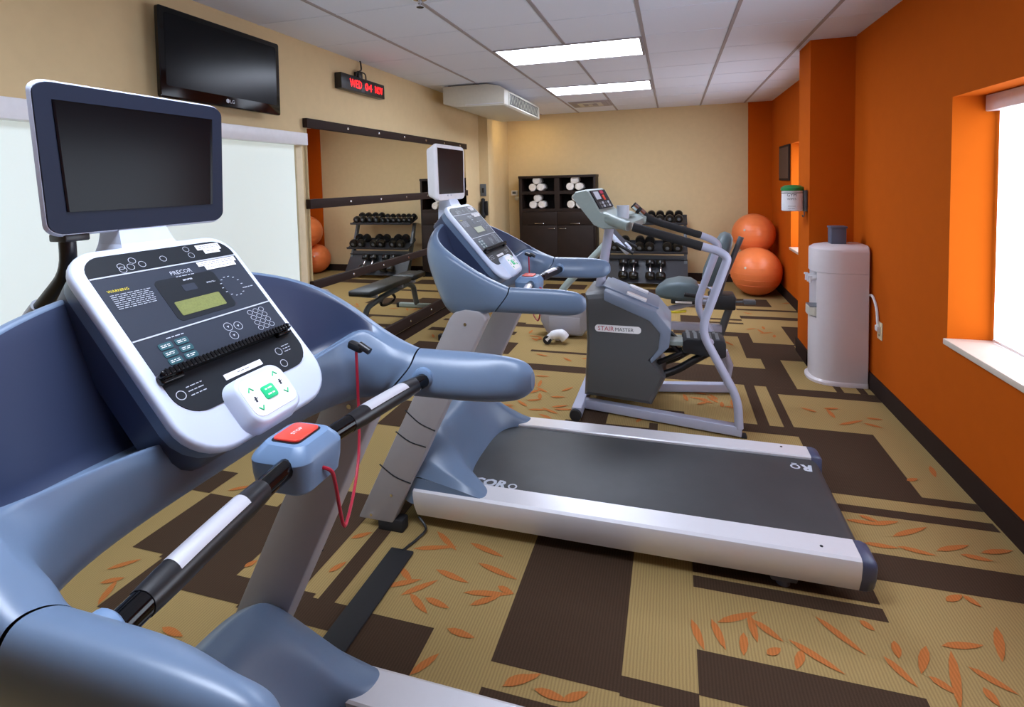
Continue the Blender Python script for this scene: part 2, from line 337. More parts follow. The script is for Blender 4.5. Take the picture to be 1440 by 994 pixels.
for j in range(4): MB().box(-1.36 + j * .07, -.88 - j * .07, 7.55 + j * .06, 8.03 - j * .06, H - .016 - j * .003, H - .010 - j * .003, 0, .003).build('louvre', M['whited' if j % 2 else 'tbar'], v)
v = thing('fire_sprinkler', 'small ceiling sprinkler head above the television', 'sprinkler', (-1.43, 2.96, H))
MB().lathe([(.04, 0), (.04, -.006), (.012, -.012), (.012, -.03)], (-1.43, 2.96, H), n=20).build('escutcheon', M['chrome'], v)
MB().lathe([(.006, -.03), (.006, -.045), (.022, -.047), (.022, -.05)], (-1.43, 2.96, H), n=16).build('deflector', M['chrome'], v)

v = thing('added_downlight', 'round unseen lamp added behind the air conditioner to brighten the far wall', 'light', (-2.15, 8.05, H))  # added lamp, out of sight, warms the left end of the far wall
MB().lathe([(.085, 0), (.085, -.006), (.07, -.008), (.066, 0)], (-2.15, 8.05, H), n=28, cap=False).build('trim_ring', M['white'], v)
MB().lathe([(.066, 0), (.066, -.003)], (-2.15, 8.05, H), n=28).build('lamp', mat('added_warm_lamp', (255, 225, 160), .5, emit=110, ecol=(255, 226, 165)), v)

# ------------------------------------------------------------------ treadmills
YC = 2.575
def Q(p, s=1): return (p[0], YC + s * p[1], p[2])
T2 = thing('treadmill', 'blue-grey treadmill further from the camera, with its belt and deck in full view', 'treadmill', (-.4, YC, 0), 'treadmills facing the left wall')

# deck
q = MB(); q.box(-1.30, .62, YC - .30, YC + .30, .075, .17); q.build('deck_frame', M['black'], T2, smooth=False)
for s in (-1, 1):
    prof = [(.315, .07), (.315, .206), (.32, .212), (.424, .211), (.436, .203), (.439, .186), (.428, .13), (.40, .07)]
    q = MB(); rings = [[(x, YC + s * a, z) for a, z in prof] for x in (-1.15, -.6, 0, .652)]
    q.loft(rings); o = q.build('side_rail', M['alu'], T2, angle=.5)
    q = MB(); q.cyl((.53, YC + s * .39, .210), (.53, YC + s * .39, .213), .006, 10)
    q.build('screw', M['dashd'], o)
    e = MB(); R2 = []
    for x, k in ((.653, 1.0), (.675, 1.0), (.694, .93), (.703, .80)):
        cz, ca = .14, .375
        R2.append([(x, YC + s * (ca + (a - ca) * k), cz + (z - cz) * k) for a, z in prof])
    e.loft(R2); e.build('end_cap', M['cap'], T2, angle=.9)
q = MB(); path = [(-.98, .199), (.64, .199)] + [(.64 + .045 * math.sin(t * PI / 8), .154 + .045 * math.cos(t * PI / 8)) for t in range(1, 9)] + [(-.98, .105)]
q.loft([[(x, YC - .308, z) for x, z in path], [(x, YC + .308, z) for x, z in path]], closed=False); bt = q.build('running_belt', M['belt'], T2)
def logo(cx, cy, sg):
    q = MB(); n = 14
    for i in range(n):
        t0, t1 = 2 * PI * i / n, 2 * PI * (i + 1) / n
        q.add([(cx + r * math.cos(t), cy + r * math.sin(t), .2004) for r, t in ((.022, t0), (.022, t1), (.014, t1), (.014, t0))], [[0, 1, 2, 3]])
    q.add([(cx - .012, cy - sg * .032, .2004), (cx + .012, cy - sg * .032, .2004), (cx + .012, cy - sg * .025, .2004), (cx - .012, cy - sg * .025, .2004)], [[0, 1, 2, 3]])
    q.build('belt_emblem', M['print'], bt, smooth=False)
q = MB(); q.text('PRECOR', .078, (0, 0, .2), (1, 0, 0), (0, 1, 0), bold=.045, shear=.15); mx_ = max(p[0] for p in q.v); q.v = [(p[0] - mx_ - .748, p[1] + YC - .303, .2004) for p in q.v]; q.build('belt_print', M['print'], bt, smooth=False)
q = MB(); q.text('R', .078, (.640, YC + .245, .2), (-1, 0, 0), (0, -1, 0), bold=.045, shear=.15); q.v = [(p[0], p[1], .2004) for p in q.v]; q.build('belt_print', M['print'], bt, smooth=False)
logo(-.718, YC - .282, 1); logo(.562, YC + .222, -1)
for s in (-1, 1):
    q = MB(); q.box(.36, .46, YC + s * .33 - .03, YC + s * .33 + .03, .02, .085, 0, .01); q.cyl((.41, YC + s * .33, .0), (.41, YC + s * .33, .025), .026)
    q.build('levelling_foot', M['cup'], T2)
    q = MB(); q.cyl((-1.34, YC + s * .36 - .02, .035), (-1.34, YC + s * .36 + .02, .035), .035, 20); q.build('transport_wheel', M['rubber'], T2)

# motor hood
def hood_ring(v, pts): return [(x, YC + v, z) for x, z in pts]
half = [(.425, [(-1.22, .10), (-1.20, .215), (-1.17, .255), (-1.12, .268), (-.98, .243), (-.86, .218), (-.80, .205), (-.795, .195), (-.795, .185)]),
        (.40, [(-1.28, .10), (-1.25, .24), (-1.20, .33), (-1.12, .345), (-.98, .285), (-.87, .236), (-.805, .215), (-.795, .20), (-.795, .185)]),
        (.335, [(-1.31, .10), (-1.29, .26), (-1.22, .385), (-1.12, .425), (-.985, .335), (-.89, .258), (-.825, .226), (-.812, .205), (-.812, .19)]),
        (.305, [(-1.33, .10), (-1.31, .27), (-1.23, .395), (-1.13, .44), (-1.03, .395), (-.955, .315), (-.905, .25), (-.89, .215), (-.888, .19)]),
        (.24, [(-1.35, .10), (-1.33, .27), (-1.24, .39), (-1.16, .44), (-1.075, .43), (-1.03, .36), (-.975, .275), (-.945, .22), (-.94, .19)]),
        (.12, [(-1.36, .10), (-1.34, .27), (-1.25, .375), (-1.18, .41), (-1.105, .405), (-1.065, .34), (-1.005, .26), (-.962, .215), (-.955, .19)])]
rings = [hood_ring(-v, p) for v, p in half] + [hood_ring(0, half[-1][1])] + [hood_ring(v, p) for v, p in half[::-1]]
q = MB(); q.loft(rings, closed=False); q.add([p for p in rings[0]], [list(range(9))]); q.add([p for p in rings[-1]], [list(range(9))[::-1]])
hd_ = q.build('motor_hood', M['blue'], T2, sub=3); cr = hd_.data.attributes.new('crease_edge', 'FLOAT', 'EDGE'); NH = len(rings)
for e in hd_.data.edges:
    a, b = sorted(e.vertices)
    if b >= NH * 9: continue
    if b - a == 9 and a % 9 == 3: cr.data[e.index].value = .55
    if b - a == 1 and a // 9 in (1, NH - 2) and a % 9 in (1, 2, 3, 4, 5): cr.data[e.index].value = .7
    if b - a == 9 and a % 9 == 1: cr.data[e.index].value = .4

# uprights
for s in (-1, 1):
    a, b = YC + s * .388, YC + s * .455
    pts = [(-1.43, .045), (-1.25, .045), (-.765, 1.02), (-.775, 1.045), (-.80, 1.06), (-.86, 1.062), (-.915, 1.045), (-.935, 1.02)]
    q = MB(); q.yprism(pts, min(a, b), max(a, b), 0, .008); u = q.build('upright', M['taupe'], T2)
    for (p0, p1) in (((-1.163, .590), (-1.018, .51)), ((-1.215, .485), (-1.066, .43)), ((-1.305, .32), (-1.148, .25))):
        for w in ((YC + s * .4555),):
            lines = MB(); lines.tube(spline([(p0[0], w, p0[1]), ((p0[0] + p1[0]) / 2 - .004, w, (p0[1] + p1[1]) / 2 - .012), (p1[0], w, p1[1])], 4), .0028, 6); lines.build('panel_seam', M['dashd'], u)
    for x, z in ((-1.36, .07), (-1.25, .18), (-.86, 1.0)):
        for w, n in ((YC + s * .455, s), (YC + s * .388, -s)): q = MB(); q.cyl((x, w - n * .002, z), (x, w + n * .003, z), .007, 10); q.build('bolt', M['chrome'], u)
    q = MB(); q.box(-1.33, -1.20, min(a, b) + .004, max(a, b) - .004, 0, .06, 0, .008); q.build('base_foot', M['rubber'], T2)

# cockpit shell: horseshoe of ten-point sections (outer bottom .. inner bottom)
def arm(x, xb, top=1.168, bot=1.052): return [(xb, .458, bot), ((x + xb) / 2, .478, 1.095), (x, .477, 1.14), (x, .466, top - .005), (x, .452, top), (x, .437, top - .003), (x, .418, top - .012), (x, .396, top - .034), ((x + xb) / 2, .376, 1.09), (xb, .386, bot)]
TIP0 = [(-.338, .446, 1.085), (-.335, .448, 1.105), (-.336, .449, 1.12), (-.338, .447, 1.13), (-.339, .444, 1.132), (-.340, .44, 1.131), (-.341, .436, 1.128), (-.341, .432, 1.12), (-.341, .43, 1.10), (-.340, .434, 1.085)]
TIP1 = [(-.353, .456, 1.064), (-.345, .469, 1.10), (-.347, .468, 1.135), (-.352, .46, 1.150), (-.357, .45, 1.154), (-.362, .438, 1.151), (-.367, .424, 1.142), (-.370, .41, 1.125), (-.368, .404, 1.092), (-.363, .412, 1.062)]
TIP2 = [(a, b_ + (.020 if i > 6 else .012 if i > 5 else 0), c) for i, (a, b_, c) in enumerate(arm(-.405, -.41, 1.164))]
ARM = [TIP0, TIP1, TIP2, arm(-.48, -.48), arm(-.58, -.60), arm(-.654, -.728)]
SH = [arm(-.659, -.733), arm(-.672, -.746, 1.172),
 [(-.80, .450, 1.035), (-.765, .475, 1.11), (-.745, .478, 1.16), (-.735, .468, 1.192), (-.73, .440, 1.194), (-.725, .425, 1.188), (-.715, .408, 1.178), (-.705, .388, 1.155), (-.71, .374, 1.10), (-.745, .374, 1.043)],
 [(-.865, .440, 1.02), (-.84, .467, 1.12), (-.82, .478, 1.19), (-.80, .472, 1.224), (-.795, .441, 1.225), (-.79, .426, 1.212), (-.765, .412, 1.196), (-.752, .386, 1.162), (-.757, .373, 1.11), (-.775, .366, 1.04)],
 [(-.92, .425, 1.005), (-.905, .460, 1.13), (-.895, .478, 1.22), (-.875, .474, 1.268), (-.865, .437, 1.268), (-.84, .426, 1.215), (-.80, .412, 1.225), (-.785, .375, 1.163), (-.79, .36, 1.11), (-.80, .345, 1.038)],
 [(-.965, .39, .99), (-.98, .435, 1.13), (-.995, .462, 1.25), (-.968, .455, 1.320), (-.955, .42, 1.320), (-.905, .400, 1.165), (-.822, .385, 1.212), (-.82, .335, 1.16), (-.825, .315, 1.10), (-.83, .295, 1.036)],
 [(-.998, .31, .98), (-1.04, .36, 1.13), (-1.085, .39, 1.29), (-1.052, .378, 1.367), (-1.035, .35, 1.367), (-.955, .335, 1.135), (-.837, .325, 1.198), (-.842, .27, 1.16), (-.85, .25, 1.10), (-.85, .235, 1.034)],
 [(-1.01, .20, .975), (-1.085, .235, 1.14), (-1.14, .255, 1.315), (-1.092, .24, 1.402), (-1.07, .225, 1.402), (-.965, .215, 1.130), (-.86, .21, 1.178), (-.856, .18, 1.15), (-.862, .165, 1.09), (-.862, .155, 1.034)],
 [(-1.02, .10, .975), (-1.10, .12, 1.14), (-1.155, .125, 1.33), (-1.105, .118, 1.42), (-1.08, .115, 1.42), (-.98, .11, 1.12), (-.872, .11, 1.15), (-.864, .09, 1.11), (-.867, .08, 1.07), (-.867, .075, 1.034)]]
mir = lambda r: [(x, -v, z) for x, v, z in r]
loop = SH + [[(x, 0, z) for x, v, z in SH[-1]]] + [mir(r) for r in SH[::-1]]
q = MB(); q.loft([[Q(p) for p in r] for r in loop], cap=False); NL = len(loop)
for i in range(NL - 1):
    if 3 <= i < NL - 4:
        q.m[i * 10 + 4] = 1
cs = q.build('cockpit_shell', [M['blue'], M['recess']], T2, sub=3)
cr = cs.data.attributes.new('crease_edge', 'FLOAT', 'EDGE')
for e in cs.data.edges:
    a, b = sorted(e.vertices)
    if b - a == 10:
        k = a % 10; st = a // 10
        if k in (4, 6) and 2 <= st < NL - 3: cr.data[e.index].value = .75
        if k == 5 and 3 <= st < NL - 4: cr.data[e.index].value = .6
        if k in (3, 7): cr.data[e.index].value = .25
for s in (-1, 1):
    q = MB(); q.loft([[Q(p, s) for p in r] for r in ARM], cap=False); q.add([Q(p, s) for p in TIP0], [list(range(10))])
    o = q.build('arm_cover', M['blue'], T2, sub=3)
    t = MB(); t.text('PRECOR', .058, Q((-.60 if s < 0 else -.42, .4535, 1.085), s), (-s, 0, 0), (0, 0, 1), h=.0004); t.build('embossed_name', M['blue'], o)

# crossbar
q = MB(); bar = spline([Q((-.610, -.402, 1.108)), Q((-.645, -.2, 1.108)), Q((-.672, 0, 1.104)), Q((-.645, .2, 1.108)), Q((-.610, .402, 1.108))], 8)
q.tube(bar, .0185, 16); hb = q.build('crossbar', M['gloss'], T2)
def along(t): 
    k = t * (len(bar) - 1); i = min(int(k), len(bar) - 2); return bar[i].lerp(bar[i + 1], k - i)
for a, b in ((.07, .345), (.655, .93)):
    q = MB(); q.tube([along(a + (b - a) * i / 6) for i in range(7)], [.0195, .0215, .0215, .0215, .0215, .0215, .0195], 16); g = q.build('sensor_grip', M['black'], hb)
    # chrome contact plate lying on the top of the grip
    q = MB(); ring = []
    lo, hi = (a + .055, b - .055)
    for i in range(7):
        p = along(lo + (hi - lo) * i / 6); ring.append([p + V((.0222 * math.sin(t), 0, .0222 * math.cos(t))) for t in [(-55 + 110 * k / 8) * PI / 180 for k in range(9)]])
    q.loft(ring, closed=False); q.build('pulse_contact', M['contact'], hb)
for s in (-1, 1):
    q = MB(); q.lathe([(.030, -.01), (.029, .003), (.024, .007), (.018, .008)], Q((-.618, s * .386, 1.108)), (0, -s, 0), 20); q.build('bar_socket', M['bluel'], T2)
q = MB(); box = rrect(-.068, .056, -.064, .064, .030, 6); cz = 1.06
rings = [[(-.685 + a * k, YC + .0 + b * k, z) for a, b in box] for k, z in ((.80, 1.05), (.95, 1.058), (1.02, 1.085), (1.04, 1.112), (.98, 1.120), (.74, 1.137), (.70, 1.138))]
q.loft(rings); sb = q.build('stop_switch_housing', M['bluel'], T2, angle=.45)
q = MB(); q.fprism(rrect(-.034, .030, -.037, .037, .011), (-.690, YC, 1.1375), (1, 0, 0), (0, 1, 0), (0, 0, 1), .0012); q.build('button_well', M['dashd'], sb, smooth=False)
q = MB(); q.fprism(rrect(-.031, .027, -.034, .034, .010), (-.690, YC, 1.138), (1, 0, 0), (0, 1, 0), (0, 0, 1), .006, 0, .003); q.build('stop_button', M['red'], sb)
q = MB(); q.text('STOP', .012, (-.687, YC - .014, 1.1443), (0, 1, 0), (-1, 0, 0)); q.build('stop_lettering', M['paper'], sb, smooth=False)
# safety clip and red cord
q = MB(); q.fprism(rrect(-.028, .02, -.011, .011, .009), (-.775, YC + .305, 1.19), (.85, 0, -.3), (0, 1, 0), (.33, 0, .94), .018, 0, .004); q.cyl((-.765, YC + .305, 1.205), (-.735, YC + .303, 1.19), .009, 12); q.build('safety_clip', M['black'], T2)
q = MB(); q.tube(spline([(x_, YC + v_, z_) for x_, v_, z_ in ((-.632, -.042, 1.088), (-.618, -.03, 1.075), (-.625, -.01, 1.04), (-.645, .03, .955), (-.660, .06, .905), (-.680, .10, .884), (-.722, .19, .888), (-.752, .26, .93), (-.764, .287, 1.0), (-.770, .297, 1.10), (-.772, .300, 1.195))], 7), .0036, 8)
q.build('safety_cord', M['cord'], T2)

# console
CO, CU, CV, CN = V((-1.055, YC + .01, 1.47)), V((0, 1, 0)), V((.656, 0, -.754)), V((.754, 0, .656))
def cp(u, w, n=0): return CO + CU * u + CV * w + CN * n
def cpr(mb, poly, n0, h, m=0, bev=0.0): return mb.fprism(poly, cp(0, 0, n0), CU, CV, CN, h, m, bev)
q = MB(); rings = [[cp(a * k, .2 + (b - .2) * kk, n) for a, b in rrect(-.184, .184, -.024, .434, [.085, .085, .06, .06])] for k, kk, n in ((.95, .94, -.115), (.985, .98, -.045), (1.0, 1.0, -.006))]
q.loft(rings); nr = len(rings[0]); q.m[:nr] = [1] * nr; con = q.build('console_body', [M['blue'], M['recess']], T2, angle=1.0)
q = MB(); cpr(q, rrect(-.19, .19, -.03, .44, [.09, .09, .062, .062], 8), -.016, .022, 0, .007); q.build('bezel', M['lilac'], con, angle=1.0)
q = MB(); cpr(q, rrect(-.166, .174, -.012, .356, [.055, .055, .04, .04], 7), .004, .0032); q.build('display_panel', M['dash'], con, smooth=False)
q = MB(); cpr(q, rrect(-.166, .174, -.012, .034, [0, 0, .04, .04], 7), .0042, .0034); cpr(q, rrect(-.166, .174, .262, .356, [.055, .055, 0, 0], 7), .0042, .0034); cpr(q, rrect(-.060, .086, .066, .169, .012), .0042, .0036); q.build('dark_inlay', M['dashd'], con, smooth=False)
q = MB(); cpr(q, rrect(-.008, .024, .088, .105, .003), .0042, .0041); q.build('lcd_display', M['dash'], con, smooth=False)
q = MB(); cpr(q, rrect(-.047, .064, .124, .158, .003), .0042, .0042); q.build('lcd_display', M['lcd'], con, smooth=False)
q = MB()
for w in (.036, .182): cpr(q, [(-.166, w - .0014), (.174, w - .0014), (.174, w + .0014), (-.166, w + .0014)], .0042, .0038)
def ring2(mb, u, w, r, wd=.0012, sx=1):
    n = 20
    for i in range(n):
        t0, t1 = 2 * PI * i / n, 2 * PI * (i + 1) / n
        mb.add([cp(u + sx * r * math.cos(t0), w + r * math.sin(t0), .0082), cp(u + sx * r * math.cos(t1), w + r * math.sin(t1), .0082), cp(u + sx * (r - wd) * math.cos(t1), w + (r - wd) * math.sin(t1), .0082), cp(u + sx * (r - wd) * math.cos(t0), w + (r - wd) * math.sin(t0), .0082)], [[0, 1, 2, 3]])
def bars(mb, u0, u1, w0, w1, n, th=.0016, jit=.3):
    for i in range(n):
        w = w0 + (w1 - w0) * i / max(1, n - 1); u = u0
        while u < u1 - .004:
            L = random.uniform(.004, .012); e = min(u + L, u1)
            mb.add([cp(u, w - th / 2, .0082), cp(e, w - th / 2, .0082), cp(e, w + th / 2, .0082), cp(u, w + th / 2, .0082)], [[0, 1, 2, 3]]); u = e + .0022
q.text('PRECOR', .014, cp(-.014, .060, .0083), CU, -CV); bars(q, -.006, .040, .066, .066, 1); bars(q, .004, .03, .076, .078, 2)
bars(q, -.152, -.072, .079, .110, 8, .0013); bars(q, .052, .076, .094, .096, 2, .001); bars(q, -.108, -.07, .195, .195, 1, .002); bars(q, .135, .16, .13, .13, 1, .002)
for (u, w) in ((.028, .212), (.028, .235), (.052, .217)): ring2(q, u, w, .0105)
for (u, w) in ((-.07, .008), (-.08, .022), (-.055, .02), (-.005, .015), (.06, 0), (.063, .018), (-.098, .018), (-.098, .026)): ring2(q, u, w, .0075, .001)
for r in range(4):
    for c in range(3): ring2(q, .102 + c * .017, .196 + r * .0145, .0062, .001, 1.2)
for (u, w) in ((-.148, .31), (.102, .308), (.094, .338)): ring2(q, u, w, .0095, .0014)
bars(q, -.132, -.098, .300, .318, 3, .0018); bars(q, .116, .140, .300, .314, 3, .0018)
for u, w in ((.028, .212), (.028, .235), (.052, .217)): q.add([cp(u - .003, w - .002, .0082), cp(u + .003, w - .002, .0082), cp(u, w + .003, .0082)], [[0, 1, 2]])
for i in range(14):   # dotted frame beside the display
    t = 2 * PI * i / 14; u, w = .108 + .027 * math.cos(t), .118 + .027 * math.sin(t)
    q.add([cp(u - .0025, w - .0008, .0082), cp(u + .0025, w - .0008, .0082), cp(u + .0025, w + .0008, .0082), cp(u - .0025, w + .0008, .0082)], [[0, 1, 2, 3]])
q.build('printed_legend', M['print'], con, smooth=False)
q = MB(); q.text('WARNING', .0085, cp(-.152, .0725, .0083), CU, -CV); q.build('warning_heading', M['yellow'], con, smooth=False)
q = MB()
for r in range(3):
    for c in range(2): cpr(q, rrect(-.131 + c * .034, -.103 + c * .034, .202 + r * .017, .216 + r * .017, .004), .0042, .0042)
q.build('workout_keys', M['teal'], con, smooth=False)
q = MB()
for r in range(3):
    for c in range(2): bars(q, -.127 + c * .034, -.108 + c * .034, .2072 + r * .017, .2108 + r * .017, 2, .0014)
q2 = q; q2.v = [tuple(V(p) + CN * .0006) for p in q2.v]; q2.build('key_lettering', M['paper'], con, smooth=False)
q = MB(); cpr(q, rrect(-.170, .160, .259, .272, .005), .006, .022, 0, .003); cpr(q, rrect(-.170, -.125, .261, .281, .004), .006, .012, 0, .003); cpr(q, rrect(.12, .160, .259, .279, .004), .006, .014, 0, .003)
for i in range(36): cpr(q, rrect(-.163 + i * .0089, -.159 + i * .0089, .2588, .2724, .001), .0275, .0015)
q.build('reading_ledge', M['gloss'], con, angle=.9)
q = MB(); cpr(q, rrect(-.053, .045, .307, .3195, .001), .0076, .0008); q.build('white_sticker', M['paper'], con, smooth=False)
q = MB(); q.fprism([(.086, -.006), (.150, -.006), (.150, .012), (.142, .012), (.142, .020), (.10, .020), (.10, .008), (.086, .008)], cp(0, 0, .0078), CU, CV, CN, .0008); q.build('white_sticker', M['paper'], con, smooth=False)
q = MB(); q.fprism([(.060, .040), (.166, .040), (.166, .052), (.158, .052), (.158, .064), (.074, .064), (.074, .052), (.060, .052)], cp(0, 0, .0082), CU, CV, CN, .0008); q.build('white_sticker', M['paper'], con, smooth=False)
q = MB()
for (u0, u1, w0, n) in ((.09, .146, -.001, 2), (.104, .138, .014, 1), (.064, .16, .045, 2), (.08, .152, .058, 1), (-.022, .01, .3133, 1)): bars(q, u0, u1, w0, w0 + .005 * (n - 1), n, .0012)
q.v = [tuple(V(p) + CN * .0012) for p in q.v]; q.build('sticker_text', M['dash'], con, smooth=False)
CO_ = CO; CO = CO + CU * -.028 + CV * .009
def cpP(u, w, n=0): return CO + CU * u + CV * w + CN * n
cprP = cpr; barsP = bars
q = MB(); pr_ = rrect(-.052, .08, .322, .432, .03, 7); rings = [[cpP(.014 + (a - .014) * k, .377 + (b - .377) * k, n) for a, b in pr_] for k, n in ((1.08, .004), (1.05, .012), (.97, .032), (.90, .036), (.86, .0362))]
q.loft(rings); q.build('speed_pod', M['lilac'], con, angle=.9)
q = MB(); cprP(q, rrect(-.042, .071, .334, .416, .02, 6), .0355, .0015); q.build('pod_keypad', M['paper'], con, smooth=False)
q = MB(); cprP(q, rrect(-.002, .031, .362, .391, .006), .037, .002, 0, .0008); 
for (u, w, sg) in ((-.022, .357, 1), (.05, .347, 1), (-.022, .40, -1), (.052, .392, -1)):
    q.tube([cpP(u - .006, w + sg * .004, .0375), cpP(u, w - sg * .004, .0375), cpP(u + .006, w + sg * .004, .0375)], .0014, 6)
q.build('start_key', M['green'], con)
q = MB(); 
for (u0, u1, w0) in ((.006, .024, .370), (.006, .024, .382)): barsP(q, u0, u1, w0, w0, 1, .003)
q.v = [tuple(V(p) + CN * .0312) for p in q.v]; q.build('start_lettering', M['paper'], con, smooth=False)
q = MB()
for (u, w) in ((.052, .369), (-.022, .379)):
    q.add([cpP(u - .002, w - .006, .0372), cpP(u + .002, w - .006, .0372), cpP(u + .001, w + .006, .0372), cpP(u - .004, w + .006, .0372)], [[0, 1, 2, 3]]); q.add([cpP(u - .005, w - .001, .0372), cpP(u + .005, w - .003, .0372), cpP(u + .005, w - .001, .0372), cpP(u - .005, w + .001, .0372)], [[0, 1, 2, 3]])
q.build('runner_icon', M['dash'], con, smooth=False)
CO = CO_
# monitor post
q = MB(); rings = [[(x, YC + .012 + v, z) for x, v in ((-1.15, -w), (-1.15, w), (xf, w), (xf, -w))] for z, w, xf in ((1.40, .075, -1.05), (1.475, .072, -1.068), (1.50, .06, -1.085), (1.545, .05, -1.105))]
q.loft(rings); q.build('monitor_post', M['lilac'], T2, smooth=False)

T1 = copy_tree(T2); T1.location = (-.4, .865, 0)
for ch in T1.children:   # the near machine's own arm spreads a little wider on the camera side
    if ch.name.split('.')[0] in ('arm_cover', 'cockpit_shell', 'crossbar', 'bar_socket', 'stop_switch_housing'):
        for o_ in [ch] + list(ch.children):
            o_.data = o_.data.copy()
            bar_ = ch.name.split('.')[0]
            for p in o_.data.vertices:
                x_, v_ = p.co.x - .4, p.co.y
                if bar_ == 'stop_switch_housing': p.co.y -= .03; continue
                if bar_ in ('crossbar', 'bar_socket'): p.co.y -= max(.03, min(.06, .03 - .078 * v_)); continue
                if v_ >= 0: p.co.y -= .03 * max(0, min(1, (x_ + 1.02) / .3)) * min(1, v_ / .2); continue
                w_ = max(0, min(1, (x_ + 1.02) / .3)) * .052 * max(0, min(1, (-v_ - .1) / .2))
                p.co.y -= w_
T1['label'] = 'blue-grey treadmill nearest the camera, its console and wide dark monitor filling the left foreground'

# monitors (the two machines carry different ones)
def monitor(T, yc, wt, wb, z0, z1, xf, xb, case, bez, bw, bb_, bk, rim):
    def face(k, x, sh=0): 
        c = (z0 + z1) / 2
        pts = rrect(-1, 1, -1, 1, .16, 6); out = []
        for a, b in pts:
            hw = wb + (wt - wb) * (b + 1) / 2
            out.append((x, yc + a * (hw - k), c + b * ((z1 - z0) / 2 - k)))
        return out
    q = MB(); q.loft([face(bk, xb), face(bk * .8, xb + .012), face(rim, xf - .012), face(0, xf - .006), face(.003, xf)]); mo = q.build('monitor', M[case], T, angle=.8)
    q = MB(); q.loft([face(.004, xf - .002), face(.0045, xf + .003)], cap=True); q.build('bezel', M[bez], mo, smooth=False)
    def sc(k, x): return [(x, yc - wb + k, z0 + bb_), (x, yc + wb - k, z0 + bb_), (x, yc + wt - k, z1 - bw), (x, yc - wt + k, z1 - bw)]
    q = MB(); q.loft([sc(bw, xf + .002), sc(bw, xf + .0045), sc(bw + .005, xf + .0035)], cap=True); q.build('screen', M['screen'], mo, smooth=False)
    return mo
m1 = monitor(T1, .893, .216, .203, 1.526, 1.818, -1.10, -1.155, 'lilac', 'blued', .036, .046, .07, .012)
m2 = monitor(T2, 2.575, .186, .180, 1.522, 1.805, -1.10, -1.155, 'white', 'white', .020, .034, .02, .0)
q = MB(); q.cyl((-1.10, 2.52, 1.548), (-1.094, 2.52, 1.548), .004, 8); q.cyl((-1.10, 2.56, 1.548), (-1.094, 2.56, 1.548), .004, 8); q.build('control_button', M['print'], m2)
q = MB(); q.tube(fillet([(-1.13, .745, 1.535), (-1.13, .745, 1.455), (-1.24, .745, 1.36), (-1.36, .74, 1.25), (-1.42, .74, .9)], .04), .014, 10); q.tube([(-1.20, .765, 1.40), (-1.24, .775, 1.34), (-1.36, .79, 1.21), (-1.42, .79, .9)], .011, 10)
q.box(-1.145, -1.10, .722, .768, 1.515, 1.53, 0, .003); cb = q.build('monitor_cable', M['black'], T1)
q = MB(); q.cyl((-1.215, .745, 1.383), (-1.255, .745, 1.347), .018, 12); q.build('cable_connector', M['print'], cb)
q = MB(); q.box(-1.20, -1.09, 1.5, 2.02, 0, .012, 0, .005); 
strip = tag(q.build('cord_cover', M['rubber']), 'black rubber cord cover strip lying on the carpet between the two treadmills', 'cord cover')
q = MB(); q.tube(spline([(-1.15, 2.19, .05), (-1.10, 2.16, .02), (-1.115, 2.10, .008), (-1.13, 2.05, .008), (-1.14, 2.01, .010)], 6), .006, 8); q.build('power_cord', M['black'], T2)

# ------------------------------------------------------------------ left wall: mirror, television, sign, air conditioner
mr = thing('wall_mirror', 'large wall mirror held by dark studded rails on the left wall', 'mirror', (XL, 5.1, .1))
for z0, z1 in ((.20, .84), (.86, 1.46), (1.48, 2.08)):
    q = MB(); q.box(XL + .002, XL + .024, 3.46, 6.70, z0, z1); q.build('mirror_panel', M['mirror'], mr, smooth=False)
for z0, z1, k in ((.125, .235, 5), (.815, .882, 9), (1.438, 1.512, 9), (2.055, 2.125, 9)):
    q = MB(); q.box(XL + .001, XL + .042, 3.445, 6.72, z0, z1, 0, .003); r_ = q.build('rail', M['base'], mr)
    for j in range(6):
        yy = 3.98 + .5 * j
        q = MB(); q.lathe([(.013, 0), (.011, .004), (.004, .006)], (XL + .041, yy, (z0 + z1) / 2), (1, 0, 0), 12); q.build('stud', M['chrome'], r_)

tv = thing('television', 'black flat television mounted high on the left wall', 'television', (-2.60, 2.64, 2.1))
q = MB(); tl = lambda z: -2.585 + (z - 2.1) * .02
ring = lambda y0, y1, z0, z1, d: [(tl(z) + d, y, z) for y, z in rrect(y0, y1, z0, z1, .014, 4)]
q.loft([ring(2.30, 3.0, 2.18, 2.5, -.05), ring(2.22, 3.08, 2.115, 2.57, -.03), ring(2.20, 3.10, 2.10, 2.58, -.012), ring(2.20, 3.10, 2.10, 2.58, .008), ring(2.204, 3.096, 2.104, 2.576, .011)]); q.build('case', M['gloss'], tv, angle=.8)
q = MB(); q.loft([ring(2.235, 3.065, 2.165, 2.55, .011), ring(2.235, 3.065, 2.165, 2.55, .0125)]); q.build('screen', M['screen'], tv, smooth=False)
q = MB(); q.text('LG', .03, (-2.572, 2.66, 2.127), (0, 1, 0), (0, 0, 1)); q.lathe([(.013, 0), (.013, .001)], (-2.5735, 2.645, 2.138), (1, 0, 0), 16); q.build('logo', M['print'], tv, smooth=False)
q = MB(); q.box(XL - .004, -2.60, 2.45, 2.85, 2.2, 2.48, 0, .004); q.build('wall_bracket', M['black'], tv)
q = MB(); q.box(-2.62, -2.574, 2.9, 2.99, 2.108, 2.118); q.build('control_strip', M['black'], tv)

